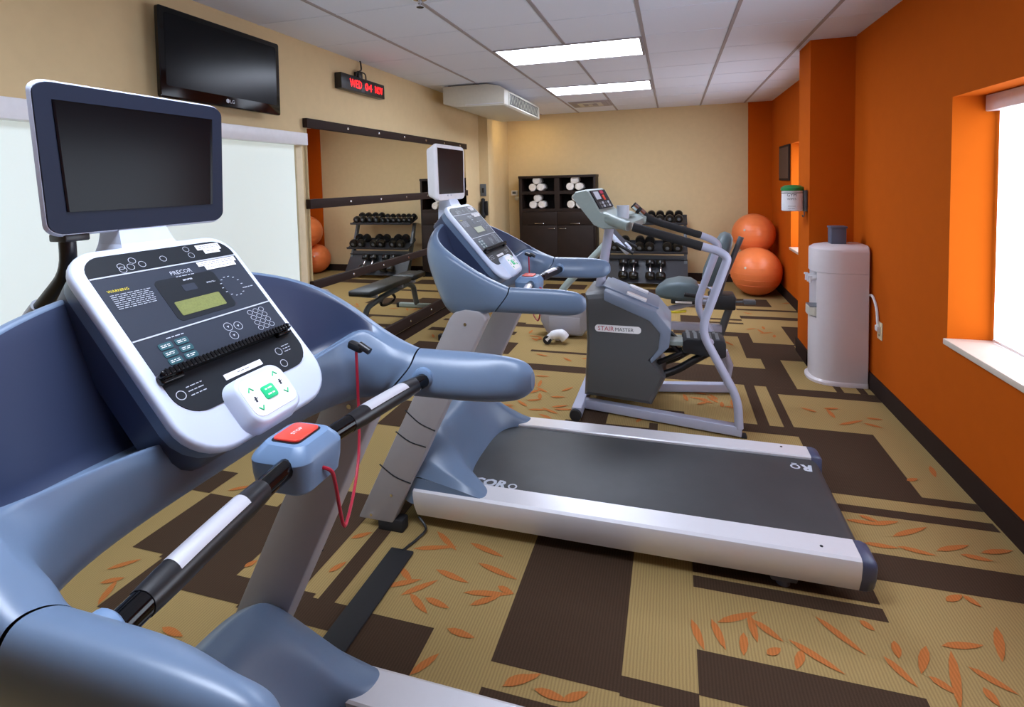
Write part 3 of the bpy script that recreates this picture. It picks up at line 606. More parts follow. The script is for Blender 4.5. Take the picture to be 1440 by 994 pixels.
sg = thing('led_sign', 'black box sign with red lit letters high on the left wall', 'sign', (-2.62, 4.21, 2.41))
q = MB(); q.box(XL + .005, -2.60, 3.87, 4.56, 2.415, 2.545, 0, .005); q.build('case', M['black'], sg)
for word, a, b in (('WED', 3.99, 4.17), ('04', 4.225, 4.335), ('NOV', 4.39, 4.52)):
    q = MB(); q.text(word, .07, (-2.5985, 0, 0), (0, 1, 0), (0, 0, 1)); xs = [p[1] for p in q.v]; zs = [p[2] for p in q.v]
    q.v = [(p[0], a + (p[1] - min(xs)) / (max(xs) - min(xs)) * (b - a), 2.447 + (p[2] - min(zs)) / (max(zs) - min(zs)) * .066) for p in q.v]
    q.build('lit_letters', M['led'], sg, smooth=False)
q = MB(); q.tube(spline([(-2.64, 4.18, 2.55), (-2.62, 4.17, 2.60), (-2.63, 4.22, 2.63), (-2.64, 4.23, 2.69), (-2.64, 4.22, H)], 6), .007, 8); q.tube(spline([(-2.62, 4.11, 2.54), (-2.61, 4.12, 2.59), (-2.61, 4.18, 2.60), (-2.61, 4.25, 2.59), (-2.61, 4.26, 2.53)], 6), .006, 8); q.build('power_lead', M['black'], sg)
q = MB(); q.box(-2.66, -2.61, 4.15, 4.21, 2.545, 2.60, 0, .004); q.build('power_block', M['black'], sg)

ac = thing('air_conditioner', 'white ceiling mounted air conditioner with a slatted front by the left wall', 'air conditioner', (-2.1, 6.4, 2.45))
q = MB(); q.fprism([(-2.47, 2.50), (-2.30, 2.455), (-1.765, 2.445), (-1.745, 2.46), (-1.745, 2.615), (-1.80, 2.66), (-1.95, 2.69), (-2.47, 2.69)], (0, 5.62, 0), (1, 0, 0), (0, 0, 1), (0, 1, 0), 1.62, 0, .006); q.build('casing', M['whited'], ac)
q = MB(); q.box(-1.7465, -1.7425, 5.80, 7.12, 2.475, 2.60); gr = q.build('grille', M['black'], ac, smooth=False)
for j in range(18):
    q = MB(); yy = 5.84 + j * .073; q.fprism([(-.005, -.06), (.005, -.06), (.005, .06), (-.005, .06)], (-1.7425, yy, 2.538), (0, .85, .53), (0, -.53, .85), (1, 0, 0), .005); q.build('slat', M['whited'], gr, smooth=False)
q = MB(); q.box(-1.750, -1.738, 5.78, 7.14, 2.600, 2.615, 0, .002); q.box(-1.750, -1.738, 5.78, 5.80, 2.47, 2.60); q.box(-1.750, -1.738, 7.12, 7.14, 2.47, 2.60); q.box(-1.750, -1.738, 5.78, 7.14, 2.46, 2.475); q.build('grille_frame', M['whited'], ac)
q = MB(); q.box(-2.2, -1.76, 5.61, 5.63, 2.468, 2.475); q.build('seam_strip', M['white'], ac, smooth=False)
for x in (-2.42, -2.12):
    for y in (5.70, 7.1):
        q = MB(); q.box(x - .012, x + .012, y - .012, y + .012, 2.66, H); q.box(x - .03, x + .03, y - .02, y + .02, 2.685, 2.694); q.build('hanger', M['tbar'], ac)

# pier: switch plate and handset
t = thing('wall_plate', 'dark square wall plate on the cream pier above the handset', 'wall plate', (-2.62, 7.29, 1.5))
q = MB(); q.box(-2.66, -2.57, 7.278, 7.29, 1.41, 1.585, 0, .004); q.build('plate', M['gunmetal'], t)
q = MB(); q.box(-2.63, -2.60, 7.272, 7.279, 1.46, 1.53, 0, .002); q.build('rocker', M['black'], t)
t = thing('wall_telephone', 'black wall telephone hanging on the cream pier below the square plate', 'telephone', (-2.6, 7.25, 1.2))
q = MB(); q.box(-2.655, -2.545, 7.245, 7.29, 1.13, 1.34, 0, .012); q.build('cradle', M['black'], t)
q = MB(); q.tube(spline([(-2.60, 7.232, 1.365), (-2.60, 7.205, 1.33), (-2.60, 7.20, 1.24), (-2.60, 7.205, 1.15), (-2.60, 7.232, 1.115)], 5), [.03, .031, .032, .03, .026, .022, .02, .019, .019, .019, .019, .019, .02, .022, .026, .03, .032, .033, .032, .031, .03], 12); q.build('handset', M['rubber'], t, angle=1.2)
q = MB(); c = [(-2.585 + .008 * math.cos(i * .9), 7.24 + .008 * math.sin(i * .9), 1.13 - .0035 * i) for i in range(70)]; q.tube(c, .003, 6); q.build('coiled_cord', M['black'], t)
t = thing('thermostat', 'small white thermostat on the far wall left of the dark cabinet', 'thermostat', (-2.57, YF, 1.4))
q = MB(); q.box(-2.62, -2.51, YF - .028, YF, 1.375, 1.46, 0, .006); q.build('body', M['white'], t)
q = MB(); q.box(-2.60, -2.54, YF - .0295, YF - .027, 1.40, 1.44); q.build('display', M['gunmetal'], t, smooth=False)
t = tag(MB().lathe([(.035, 0), (.035, -.02), (.028, -.026), (.01, -.028)], (-2.53, YF, 1.325), (0, 1, 0), 20).build('motion_sensor', M['whited']), 'round grey sensor on the far wall just under the thermostat', 'sensor')

# ------------------------------------------------------------------ dark cabinet with towels
CX0, CX1, CY0, CY1, CH = -2.385, -1.145, 8.35, 8.70, 1.69
cb = thing('towel_cabinet', 'dark espresso wood cabinet with open cubbies against the far wall', 'cabinet', ((CX0 + CX1) / 2, 8.53, 0))
mid = -1.757
q = MB(); q.box(CX0, CX0 + .05, CY0, CY1, 0, CH, 0, .002); q.build('side_panel', M['wood'], cb)
q = MB(); q.box(CX1 - .035, CX1, CY0, CY1, 0, CH, 0, .002); q.build('side_panel', M['wood'], cb)
q = MB(); q.box(CX0 - .006, CX1 + .006, CY0 - .008, CY1, CH - .035, CH + .004, 0, .003); q.build('top', M['wood'], cb)
q = MB(); q.box(CX0 + .05, CX1 - .035, CY1 - .012, CY1, .06, CH - .035); q.build('back_panel', M['woodd'], cb, smooth=False)
q = MB(); q.box(mid - .04, mid + .04, CY0 + .002, CY1 - .012, 1.15, CH - .035); q.build('divider', M['wood'], cb, smooth=False)
for z0, z1 in ((1.395, 1.445), (1.115, 1.165)):
    q = MB(); q.box(CX0 + .05, CX1 - .035, CY0 + .001, CY1 - .012, z0, z1); q.build('shelf', M['wood'], cb, smooth=False)
q = MB(); q.box(CX0 + .05, CX1 - .035, CY0 + .03, CY1 - .012, .0, .08); q.build('plinth', M['woodd'], cb, smooth=False)
for x0, x1, h0 in ((CX0 + .052, mid - .002, -2.16), (mid + .002, CX1 - .037, -1.50)):
    q = MB(); q.box(x0, x1, CY0 - .012, CY0 + .01, .905, 1.112, 0, .003); d = q.build('drawer', M['wood'], cb)
    q = MB(); xc = (x0 + x1) / 2; q.tube(fillet([(xc - .075, CY0 - .012, .93), (xc - .075, CY0 - .038, .93), (xc + .075, CY0 - .038, .93), (xc + .075, CY0 - .012, .93)], .01), .005, 8); q.build('handle', M['chrome'], d)
    q = MB(); q.box(x0, x1, CY0 - .012, CY0 + .01, .085, .90, 0, .003); d = q.build('door', M['wood'], cb)
    hx = (x1 - .09) if x0 < -2 else (x0 + .09)
    q = MB(); q.tube(fillet([(hx - .055, CY0 - .012, .848), (hx - .055, CY0 - .036, .848), (hx + .055, CY0 - .036, .848), (hx + .055, CY0 - .012, .848)], .01), .005, 8); q.build('handle', M['chrome'], d)
def towel_proto(r):
    prof = []; n = 46; q = MB()
    sp = [(r * (1 - .82 * i / n) * math.cos(i * .42), r * (1 - .82 * i / n) * math.sin(i * .42)) for i in range(n)]
    # outer sleeve plus a raised spiral on the near end
    q.lathe([(r * .2, 0), (r * .8, -.004), (r, .012), (r * 1.01, .12), (r, .23), (r * .8, .245), (r * .2, .24)], (0, 0, 0), (0, 1, 0), 20)
    q.tube([(a, -.004, b) for a, b in sp], .006, 6)
    q.tube(spline([(r * .99, .005, .01), (r * 1.03, .06, .012), (r * 1.03, .18, .012), (r * .99, .235, .01)], 4), .006, 6)
    return q
spots = [(-2.105, 1.445, 'upper left cubby'), (-1.485, 1.445, 'upper right cubby'), (-2.09, 1.165, 'lower left cubby'), (-1.475, 1.165, 'lower right cubby')]
tw0 = None
for (x, z, nm) in spots:
    for j, (dx, dz, pos) in enumerate(((-.068, .056, 'bottom left'), (.068, .056, 'bottom right'), (0, .163, 'top'))):
        if tw0 is None:
            q = towel_proto(.06); o = q.build('rolled_towel', M['towel'], None, angle=1.2, origin=(0, 0, 0)); tw0 = o
        else:
            o = tw0.copy(); COL.objects.link(o)
        o.location = (x + dx + random.uniform(-.005, .005), CY0 + .03 + random.uniform(-.01, .015), z + dz + .008); o.rotation_euler = (0, random.uniform(0, 6), random.uniform(-.05, .05))
        tag(o, 'rolled white towel at the %s of the stack in the %s' % (pos, nm), 'towel', 'rolled towels in the cabinet')

# ------------------------------------------------------------------ dumbbell rack and dumbbells
rk = thing('dumbbell_rack', 'black three tier dumbbell rack by the far wall', 'rack', (-.38, 8.3, 0))
RX0, RX1 = -.98, .21
TI = [(.955, 8.42, .30, .30), (.555, 8.30, .34, .38), (.215, 8.16, .40, .95)]   # height, depth centre, tray depth, tilt
for s, x in ((0, RX0 + .03), (1, RX1 - .03)):
    q = MB(); q.fprism([(8.10, .0), (8.20, .0), (8.53, .925), (8.46, .925)], (x - .02, 0, 0), (0, 1, 0), (0, 0, 1), (1, 0, 0), .045, 0, .004); q.build('upright', M['gunmetal'], rk)
    q = MB(); q.box(x - .035, x + .04, 7.98, 8.66, 0, .06, 0, .006); q.build('foot', M['gunmetal'], rk)
trays = []
for z, y, d, tl_ in TI:
    q = MB(); c, s = math.cos(tl_), math.sin(tl_); h = d / 2
    q.fprism([(-h, 0), (h, 0), (h, .05), (h - .012, .05), (h - .012, .014), (-h + .012, .014), (-h + .012, .035), (-h, .035)], (RX0, y, z), (0, c, s), (0, -s, c), (1, 0, 0), RX1 - RX0, 0, .002); q.build('tray', M['rackt'], rk)
q = MB(); q.box(RX0 + .03, RX1 - .03, 8.27, 8.30, .40, .45, 0, .004); q.build('cross_brace', M['gunmetal'], rk)
def dumbbell(r, L, g):
    o = bpy.data.objects.new('dumbbell', None); COL.objects.link(o); o.empty_display_size = .03
    q = MB(); q.tube([(0, -g / 2 - .01, 0), (0, -g * .25, 0), (0, 0, 0), (0, g * .25, 0), (0, g / 2 + .01, 0)], [.012, .015, .0175, .015, .012], 14); q.build('handle', M['chrome'], o, angle=1.2)
    for s in (-1, 1):
        q = MB(); q.lathe([(r * .55, 0), (r * .93, .004), (r, .014), (r, L * .75), (r * .92, L * .92), (r * .60, L), (r * .58, L - .004), (.02, L - .004)], (0, s * g / 2, 0), (0, s, 0), 22); h = q.build('head', M['iron'], o, angle=.8)
        q = MB(); q.lathe([(r * .40, 0), (r * .34, .0015), (.004, .0015)], (0, s * (g / 2 + L - .003), 0), (0, s, 0), 18); q.build('end_disc', M['gunmetal'], h)
    return o
kinds = {'big': dumbbell(.072, .085, .125), 'mid': dumbbell(.060, .07, .12), 'small': dumbbell(.048, .055, .115)}
used = set()
def put(kind, x, tier, off, label, grp):
    z, y, d, tl_ = TI[tier]; r = {'big': .072, 'mid': .060, 'small': .048}[kind]
    o = kinds[kind] if kind not in used else copy_tree(kinds[kind]); used.add(kind)
    c, s = math.cos(tl_), math.sin(tl_); n = .016 + r + .004
    o.location = (x, y + c * off - s * n, z + s * off + c * n); o.rotation_euler = (tl_, 0, 0)
    tag(o, label, 'dumbbell', grp)
NM = ['first', 'second', 'third', 'fourth', 'fifth', 'sixth', 'seventh', 'eighth', 'ninth', 'tenth']
for i, (x, k) in enumerate([(.09, 'mid'), (-.04, 'mid'), (-.18, 'mid'), (-.31, 'mid'), (-.43, 'small'), (-.535, 'small'), (-.64, 'small'), (-.745, 'small'), (-.845, 'small'), (-.945, 'small')]):
    put(k, x, 0, 0, '%s dumbbell on the top tier, %s from the right end of the rack' % ('small' if k == 'small' else 'larger', NM[i]), 'dumbbells on the top tier')
for i, x in enumerate([.07, -.075, -.33, -.475, -.70, -.845]): put('big', x, 1, -.02, 'large black dumbbell on the middle tier, %s from the right end of the rack' % NM[i], 'dumbbells on the middle tier')
for i, x in enumerate([-.17, -.32, -.56, -.71]): put('big', x, 2, .0, 'large chrome handled dumbbell on the slanted bottom tier, %s from the right end' % NM[i], 'dumbbells on the bottom tier')

# ------------------------------------------------------------------ exercise balls
def ball(c, r, label):
    t = thing('exercise_ball', label, 'exercise ball', (c[0], c[1], c[2] - r), 'exercise balls in the orange corner')
    q = MB(); q.ball(c, r, 48); b_ = q.build('ball_skin', M['ball'], t)
    q = MB(); 
    for k in (-.5, -.25, 0, .25, .5):
        rr = r * math.cos(k) + .0012; zz = r * math.sin(k)
        q = MB(); q.tube([(c[0] + rr * math.cos(a * PI / 32), c[1] + rr * math.sin(a * PI / 32), c[2] + zz) for a in range(64)], .0022, 6, closed=True); q.build('moulded_ridge', M['ball'], t)
    d = V((-.5, -.8, .25)).normalized(); q = MB(); q.lathe([(.016, 0), (.014, .003), (.004, .004)], V(c) + d * (r - .001), d, 14); q.build('valve_plug', M['whited'], t)
ball((1.075, 7.80, .325), .325, 'orange exercise ball standing on the carpet in front, under the raised one')
ball((1.10, 8.225, .79), .287, 'orange exercise ball resting on top of the other balls in the corner')
ball((1.07, 8.42, .27), .268, 'orange exercise ball mostly hidden behind the front ball')

# ------------------------------------------------------------------ water cooler
wc = thing('water_cooler', 'white floor standing water cooler against the orange pillar', 'water cooler', (1.21, 4.76, 0))
def dring(x0, k, z, n=22):
    out = []
    for i in range(n + 1):
        t = PI / 2 + PI * i / n; c_, s_ = math.cos(t), math.sin(t)
        out.append((1.22 + (1.22 - x0) * math.copysign(abs(c_) ** .8, c_), 4.755 + .19 * k * math.copysign(abs(s_) ** .8, s_), z))
    return out + [(1.385, 4.755 - .185 * k, z), (1.395, 4.755 - .17 * k, z), (1.395, 4.755 + .17 * k, z), (1.385, 4.755 + .185 * k, z)]
q = MB(); q.loft([dring(1.0, 1, .03), dring(1.0, 1, .50)]); q.build('lower_body', M['cooler'], wc, angle=.6)
def notch(z): # front with a tall dispensing recess
    r = dring(1.0, 1, z); return [((max(p[0], 1.075) if abs(p[1] - 4.755) < .115 else p[0]), p[1], p[2]) for p in r]
q = MB(); q.loft([notch(.5005), notch(.86)]); q.loft([dring(1.0, 1, .862), dring(1.0, 1, 1.02), dring(1.003, .985, 1.038), dring(1.03, .90, 1.055), dring(1.10, .65, 1.068)]); q.build('upper_body', M['cooler'], wc, angle=.6)
q = MB(); q.loft([dring(.975, 1.06, .0), dring(.975, 1.06, .018), dring(.995, 1.02, .032)]); q.build('base_skirt', M['cooler'], wc, angle=.6)
q = MB(); q.box(1.076, 1.08, 4.67, 4.84, .58, .85); q.build('recess_back', M['cup'], wc, smooth=False)
for y in (4.69, 4.755, 4.82):
    q = MB(); q.cyl((1.085, y, .815), (.995, y, .80), .016, 14); q.cyl((.995, y, .812), (.99, y, .765), .013, 14, 0, .009); q.fprism(rrect(-.016, .016, -.012, .012, .005), (.99, y, .812), (1, 0, 0), (0, 1, 0), (0, 0, 1), .014, 0, .003); q.build('tap', M['white'], wc)
q = MB(); q.loft([[(p[0], p[1], p[2]) for p in ((1.08, 4.66, z), (1.02, 4.665, z), (.985, 4.70, z), (.98, 4.755, z), (.985, 4.81, z), (1.02, 4.845, z), (1.08, 4.85, z))] for z in (.51, .575)]); q.build('drip_tray', M['whited'], wc, angle=.5)
q = MB(); q.box(.99, 1.075, 4.68, 4.83, .575, .58); q.build('drip_grille', M['gunmetal'], wc, smooth=False)
q = MB(); q.tube(spline([(1.392, 4.54, .69), (1.403, 4.50, .71), (1.402, 4.44, .69), (1.402, 4.385, .63), (1.40, 4.36, .55), (1.402, 4.35, .515)], 6), .009, 8); q.build('power_cord', M['white'], wc)
q = MB(); q.box(1.385, 1.408, 4.325, 4.372, .485, .525, 0, .006); q.build('plug', M['white'], wc)
for ch in wc.children:
    if ch.name.split('.')[0] in ('power_cord', 'plug'): continue
    for p in ch.data.vertices: p.co.x = 1.402 - (1.395 - (p.co.x + 1.21)) * .925 - 1.21; p.co.y -= .055
t = thing('power_outlet', 'cream power outlet low on the orange wall beside the cooler', 'outlet', (XR, 4.345, .43))
q = MB(); q.box(XR - .007, XR, 4.30, 4.39, .425, .55, 0, .003); pl_ = q.build('cover_plate', M['trimw'], t)
q = MB(); q.box(XR - .0085, XR - .006, 4.338, 4.342, .448, .462); q.box(XR - .0085, XR - .006, 4.352, 4.356, .448, .462); q.build('socket_slots', M['black'], pl_, smooth=False)
t = thing('cup_dispenser', 'slate blue cup box standing on top of the water cooler', 'box', (1.235, 4.72, 1.068))
q = MB(); q.box(1.18, 1.285, 4.67, 4.77, 1.066, 1.19, 0, .006); q.build('box_body', M['cup'], t)
q = MB(); q.box(1.175, 1.292, 4.665, 4.775, 1.188, 1.205, 0, .004); q.build('box_lid', M['cup'], t)

# ------------------------------------------------------------------ pillar and right wall
t = thing('wipes_dispenser', 'white wipes canister with a green lid fixed to the orange pillar', 'dispenser', (.98, 5.06, 1.3))
q = MB(); q.lathe([(.075, 1.305), (.082, 1.31), (.082, 1.475), (.08, 1.48)], (.98, 5.06, 0), n=30); q.build('canister', M['white'], t)
q = MB(); q.lathe([(.088, 1.478), (.09, 1.485), (.088, 1.505), (.06, 1.522), (.02, 1.526)], (.98, 5.06, 0), n=30); q.build('lid', M['lid'], t)
q = MB(); q.box(1.062, 1.09, 5.02, 5.10, 1.30, 1.48, 0, .004); q.tube([(.98 + .0845 * math.cos(a * PI / 20), 5.06 + .0845 * math.sin(a * PI / 20), 1.46) for a in range(40)], .003, 6, closed=True); q.build('wall_bracket', M['gunmetal'], t)
q = MB(); q.tube(spline([(1.07, 5.05, 1.30), (1.072, 5.05, 1.27), (1.062, 5.05, 1.255), (1.055, 5.05, 1.27)], 5), .004, 8); q.build('hook', M['gunmetal'], t)
lb = MB()
def wrap(txt, size, z, a0):
    q = MB(); q.text(txt, size, (0, 0, 0), (1, 0, 0), (0, 1, 0)); w_ = max(p[0] for p in q.v)
    for i, p in enumerate(q.v):
        a = a0 + (p[0] - w_ / 2) / .0825; q.v[i] = (.98 + .0826 * math.cos(a), 5.06 + .0826 * math.sin(a), z + p[1])
    return q
for txt, s_, z in (('GYM', .036, 1.43), ('WIPES', .026, 1.40), ('antibacterial', .012, 1.345), ('large wipes', .012, 1.325)):
    q = wrap(txt, s_, z, -PI / 2 - .25); lb.add(q.v, q.f)
lb.build('label_print', M['gunmetal'], t, smooth=False)
t = thing('picture_frame', 'dark brown framed board on the orange wall beside the far window', 'picture', (XR, 7.73, 1.53))
q = MB(); q.box(XR - .02, XR, 7.42, 8.06, 1.54, 2.0, 0, .004); q.build('frame', M['base'], t)
q = MB(); q.box(XR - .022, XR - .018, 7.45, 8.03, 1.57, 1.97); q.build('board', mat('brown_board', (84, 62, 52), .6), t, smooth=False)
M['trimg'] = mat('grey_blue_trim', (120, 132, 152), .4, vary=.03)

# ------------------------------------------------------------------ stair climber
sc = thing('stair_climber', 'grey stair climber with long black handrails standing behind the further treadmill', 'stair climber', (-.1, 3.83, 0))
q = MB(); d = V((1.0, -.195, 0)).normalized(); q.fprism(rrect(-.03, .03, 0, .062, .006, 3), (-.60, 3.675, .012), d.cross(V((0, 0, 1))), (0, 0, 1), d, 1.02); q.build('base_rail', M['steel'], sc)
q = MB(); d = V((1.0, .195, 0)).normalized(); q.fprism(rrect(-.03, .03, 0, .062, .006, 3), (-.60, 4.0, .012), d.cross(V((0, 0, 1))), (0, 0, 1), d, 1.02); q.build('base_rail', M['steel'], sc)
q = MB(); q.fprism(rrect(-.033, .033, 0, .066, .006, 3), (-.625, 3.47, .022), (1, 0, 0), (0, 0, 1), (0, 1, 0), .72); q.build('front_cross_tube', M['steel'], sc)
for y in (3.445, 4.175):
    q = MB(); q.lathe([(.012, 0), (.036, .002), (.04, .008), (.04, .030), (.036, .036), (.012, .038)], (-.63, y, .042), (0, 1, 0), 22); q.build('transport_wheel', M['rubber'], sc)
    q = MB(); q.box(.395, .43, y + (.02 if y < 4 else 0), y + (.075 if y < 4 else .055), 0, .015, 0, .003); q.build('rubber_foot', M['rubber'], sc)
def rail(y0, y1, top):
    k = (y1 - y0)
    return fillet([(.385, y0, .06), (.378, y0 + k * .1, .24), (.165, y0 + k * .4, .655), (.325, y0 + k * .8, 1.115), (.27, y0 + k * .9, 1.155)] + top, .09, 7)
q = MB(); q.tube(rail(3.475, 3.50, [(.165, 3.50, 1.183)]), .026, 14); q.build('side_rail', M['steel'], sc)
q = MB(); q.tube(rail(4.19, 4.16, [(.19, 4.16, 1.185)]), .026, 14); q.build('side_rail', M['steel'], sc)
q = MB(); q.tube([(.175, 3.50, 1.18), (-.245, 3.52, 1.300)], .029, 14); q.build('handgrip', M['rubber'], sc)
q = MB(); q.tube(fillet([(.20, 4.16, 1.183), (-.165, 4.13, 1.30), (-.285, 4.12, 1.415)], .07, 6), .027, 14); g = q.build('handgrip', M['rubber'], sc)
for a in (.35, .72):
    p0 = V((-.165, 4.13, 1.30)).lerp(V((-.285, 4.12, 1.415)), a); p1 = V((-.165, 4.13, 1.30)).lerp(V((-.285, 4.12, 1.415)), a + .22)
    q = MB(); q.cyl(p0, p1, .0285, 16); q.build('pulse_contact', M['chrome'], g)
q = MB(); q.tube(fillet([(.19, 3.49, .60), (.29, 3.80, .47), (.37, 4.16, .30)], .1, 6), .02, 12); q.tube([(.375, 4.175, .07), (.40, 4.17, .22), (.36, 4.16, .33)], .024, 12); q.build('rear_brace', M['steel'], sc)
body = [(-.575, .84), (-.44, .855), (-.115, .725), (-.028, .615), (-.04, .52), (-.145, .405), (-.05, .29), (-.14, .10), (-.59, .13), (-.568, .50)]
def inset(poly, cx, cz, k): return [(cx + (x - cx) * k, cz + (z - cz) * k) for x, z in poly]
q = MB(); rings = []
for y, k in ((3.575, .90), (3.59, .965), (3.615, 1.0), (4.045, 1.0), (4.07, .965), (4.085, .90)):
    rings.append([(x, y, z) for x, z in inset(body, -.33, .47, k)])
q.loft(rings); q.build('shroud', M['shroud'], sc, angle=.5)
stripo = [(-.445, .868), (-.105, .738), (-.012, .62), (-.028, .505), (-.140, .392), (-.150, .415), (-.095, .49), (-.083, .595), (-.15, .675), (-.445, .80)]
q = MB(); q.yprism(stripo, 3.568, 4.09, 0, .008); q.build('trim_strip', M['trimg'], sc)
q = MB(); q.fprism([(-.20, -.16), (.20, -.16), (.20, .16), (-.20, .16)], (-.28, 3.83, .803), (.93, 0, -.36), (0, 1, 0), (.36, 0, .93), .012, 0, .004); q.build('top_plate', M['trimg'], sc)
for y in (3.70, 3.96):
    q = MB(); q.fprism(rrect(-.07, .07, -.03, .03, .01), (-.24, y, .80), (.93, 0, -.36), (0, 1, 0), (.36, 0, .93), .016, 0, .003); q.build('foot_pad', M['white'], sc)
q = MB(); q.fprism(rrect(-.152, .152, -.024, .024, .023, 6), (-.355, 3.5725, .610), (1, 0, -.01), (.01, 0, 1), (0, -1, 0), .003); lb = q.build('name_plate', M['paper'], sc, smooth=False)
q = MB(); q.text('STAIR', .042, (-.488, 3.5688, .597), (1, 0, -.01), (0, 0, 1)); k0 = max(p[0] for p in q.v); q.build('name_lettering', M['crimson'], lb, smooth=False)
q = MB(); q.text('MASTER', .034, (k0 + .006, 3.5688, .597), (1, 0, -.01), (0, 0, 1)); q.build('name_lettering', M['dash'], lb, smooth=False)
# console
q = MB(); q.tube([(-.51, 3.83, .80), (-.425, 3.83, 1.30)], [.033, .033], 14); q.build('console_post', M['steel'], sc)
head = [(-.632, 1.495), (-.605, 1.53), (-.535, 1.545), (-.518, 1.535), (-.445, 1.398), (-.43, 1.385), (-.26, 1.335), (-.23, 1.32), (-.235, 1.275), (-.42, 1.275), (-.48, 1.30)]
q = MB(); rings = []
for y, k in ((3.60, .94), (3.62, 1.0), (4.04, 1.0), (4.06, .94)): rings.append([(x, y, z) for x, z in inset(head, -.45, 1.42, k)])
q.loft(rings); hd = q.build('console_head', M['sage'], sc, angle=.5)
SU, SN = V((.47, 0, -.883)), V((.883, 0, .47)); SO = V((-.521, 3.83, 1.54))
def sp_(mb, a0, a1, b0, b1, n0, h): return mb.fprism([(a0, b0), (a1, b0), (a1, b1), (a0, b1)], SO + SN * n0, V((0, 1, 0)), SU, SN, h)
q = MB(); sp_(q, -.19, .19, .008, .150, .0, .008); q.build('display_panel', M['dashd'], hd, smooth=False)
q = MB(); sp_(q, -.15, -.03, .02, .08, .008, .003); q.build('lcd_display', M['print'], hd, smooth=False)
q = MB(); sp_(q, .03, .075, .05, .09, .008, .004); q.build('stop_key', M['red'], hd, smooth=False)
for a in range(4):
    for b_ in (.10, .125):
        q = MB(); sp_(q, -.14 + a * .075, -.10 + a * .075, b_, b_ + .018, .008, .003); q.build('key', M['print' if a % 2 else 'gunmetal'], hd, smooth=False)
q = MB(); sp_(q, .02, .10, .015, .04, .008, .003); q.build('heart_rate_display', M['crimson'], hd, smooth=False)
for y in (3.65, 4.01):
    q = MB(); q.tube([(-.42, y, 1.35), (-.235, y - (.11 if y < 3.8 else -.1), 1.30)], [.04, .032], 14); q.build('console_arm', M['sage'], hd)
q = MB(); q.fprism(rrect(-.10, .10, -.03, .03, .02), (-.30, 3.83, 1.36), (0, 1, 0), (.9, 0, -.3), (.3, 0, .9), .02, 0, .004); q.build('reading_rest', M['sage'], hd)
q = MB(); q.lathe([(.035, 0), (.04, .02), (.042, .10), (.038, .10), (.036, .02)], (-.31, 3.72, 1.33), (0, 0, 1), 18); q.build('cup_holder', M['print'], hd)
for o_ in [hd] + list(hd.children):
    for p in o_.data.vertices:
        y_ = p.co.y + wl(sc).y - 3.83
        p.co.x += y_ * .13
# pedals
for y, dz in ((3.70, 0.0), (3.96, -.06)):
    q = MB(); q.fprism([(.06, .462), (.30, .440), (.325, .452), (.325, .54), (.31, .558), (.09, .558), (.06, .54)], (0, y - .085, dz), (1, 0, 0), (0, 0, 1), (0, 1, 0), .17, 0, .008); pd = q.build('pedal', M['rubber'], sc)
    q = MB()
    for j in range(5): q.box(.085 + j * .045, .105 + j * .045, y - .075, y + .075, .557 + dz, .564 + dz)
    q.build('grip_tread', M['gunmetal'], pd, smooth=False)
    q = MB(); q.tube(fillet([(-.09, y, .27), (.02, y, .315), (.12, y, .385), (.22, y, .45 + dz)], .08, 5), .026, 12); q.tube([(-.10, y, .36), (.06, y, .44 + dz)], .018, 10); q.tube([(-.02, y, .50), (.06, y, .42)], .016, 10); q.build('pedal_arm', M['black'], sc)
    q = MB(); q.box(-.04, .09, y - .06, y + .06, .50 + dz, .53 + dz, 0, .006); q.build('pedal_cover', M['sage'], sc)

# ------------------------------------------------------------------ recumbent bike
BY = 5.42
bk = thing('recumbent_bike', 'recumbent exercise bike with slate padded seat beyond the stair climber', 'exercise bike', (-.3, BY, 0))
q = MB(); q.yprism([(-1.24, .03), (-1.31, .16), (-1.33, .30), (-1.25, .36), (-1.02, .37), (-.80, .36), (-.70, .30), (-.72, .16), (-.84, .09), (-.88, .03)], BY - .13, BY + .13, 0, .025); q.build('drive_housing', M['grey'], bk, angle=.6)
q = MB(); q.box(-1.22, -.90, BY - .135, BY - .128, .05, .22, 0, .002); q.build('side_cover', M['grey'], bk)
for y in (BY - .34, BY + .28):
    q = MB(); q.tube(spline([(-1.20, y, .04), (-1.14, y + .01, .085), (-1.06, y + .02, .10), (-1.02, y + .03, .06)], 5), [.035] * 5 + [.045] * 5 + [.05] * 6, 14); q.build('stabiliser_end', M['white'], bk, angle=1.2)
    q = MB(); q.lathe([(.01, 0), (.042, .004), (.042, .036), (.01, .04)], (-1.19, y - .03, .045), (0, 1, 0), 20); q.build('transport_wheel', M['rubber'], bk)
q = MB(); q.fprism(rrect(-.03, .03, -.025, .025, .01, 3), (-1.10, BY - .32, .06), (1, 0, 0), (0, 0, 1), (0, 1, 0), .62); q.build('front_stabiliser', M['steel'], bk)
q = MB(); q.fprism(rrect(-.04, .04, -.035, .035, .01, 3), (-.80, BY, .16), (0, 1, 0), (0, 0, 1), (.995, 0, .0), 1.25); q.build('main_beam', M['steel'], bk)
q = MB(); q.fprism(rrect(-.03, .03, -.025, .025, .01, 3), (.42, BY - .30, .035), (1, 0, 0), (0, 0, 1), (0, 1, 0), .60); q.build('rear_stabiliser', M['steel'], bk)
q = MB(); q.tube([(.42, BY, .06), (.55, BY + .02, .46)], .035, 12); q.build('seat_post', M['gunmetal'], bk)
q = MB(); q.tube([(-.13, BY - .02, .30), (.20, BY, .40), (.50, BY, .42)], .028, 12); q.build('seat_rail', M['steel'], bk)
q = MB(); q.box(.33, .56, BY - .12, BY + .12, .36, .50, 0, .015); q.build('seat_carriage', M['vinyl'], bk)
rings = []
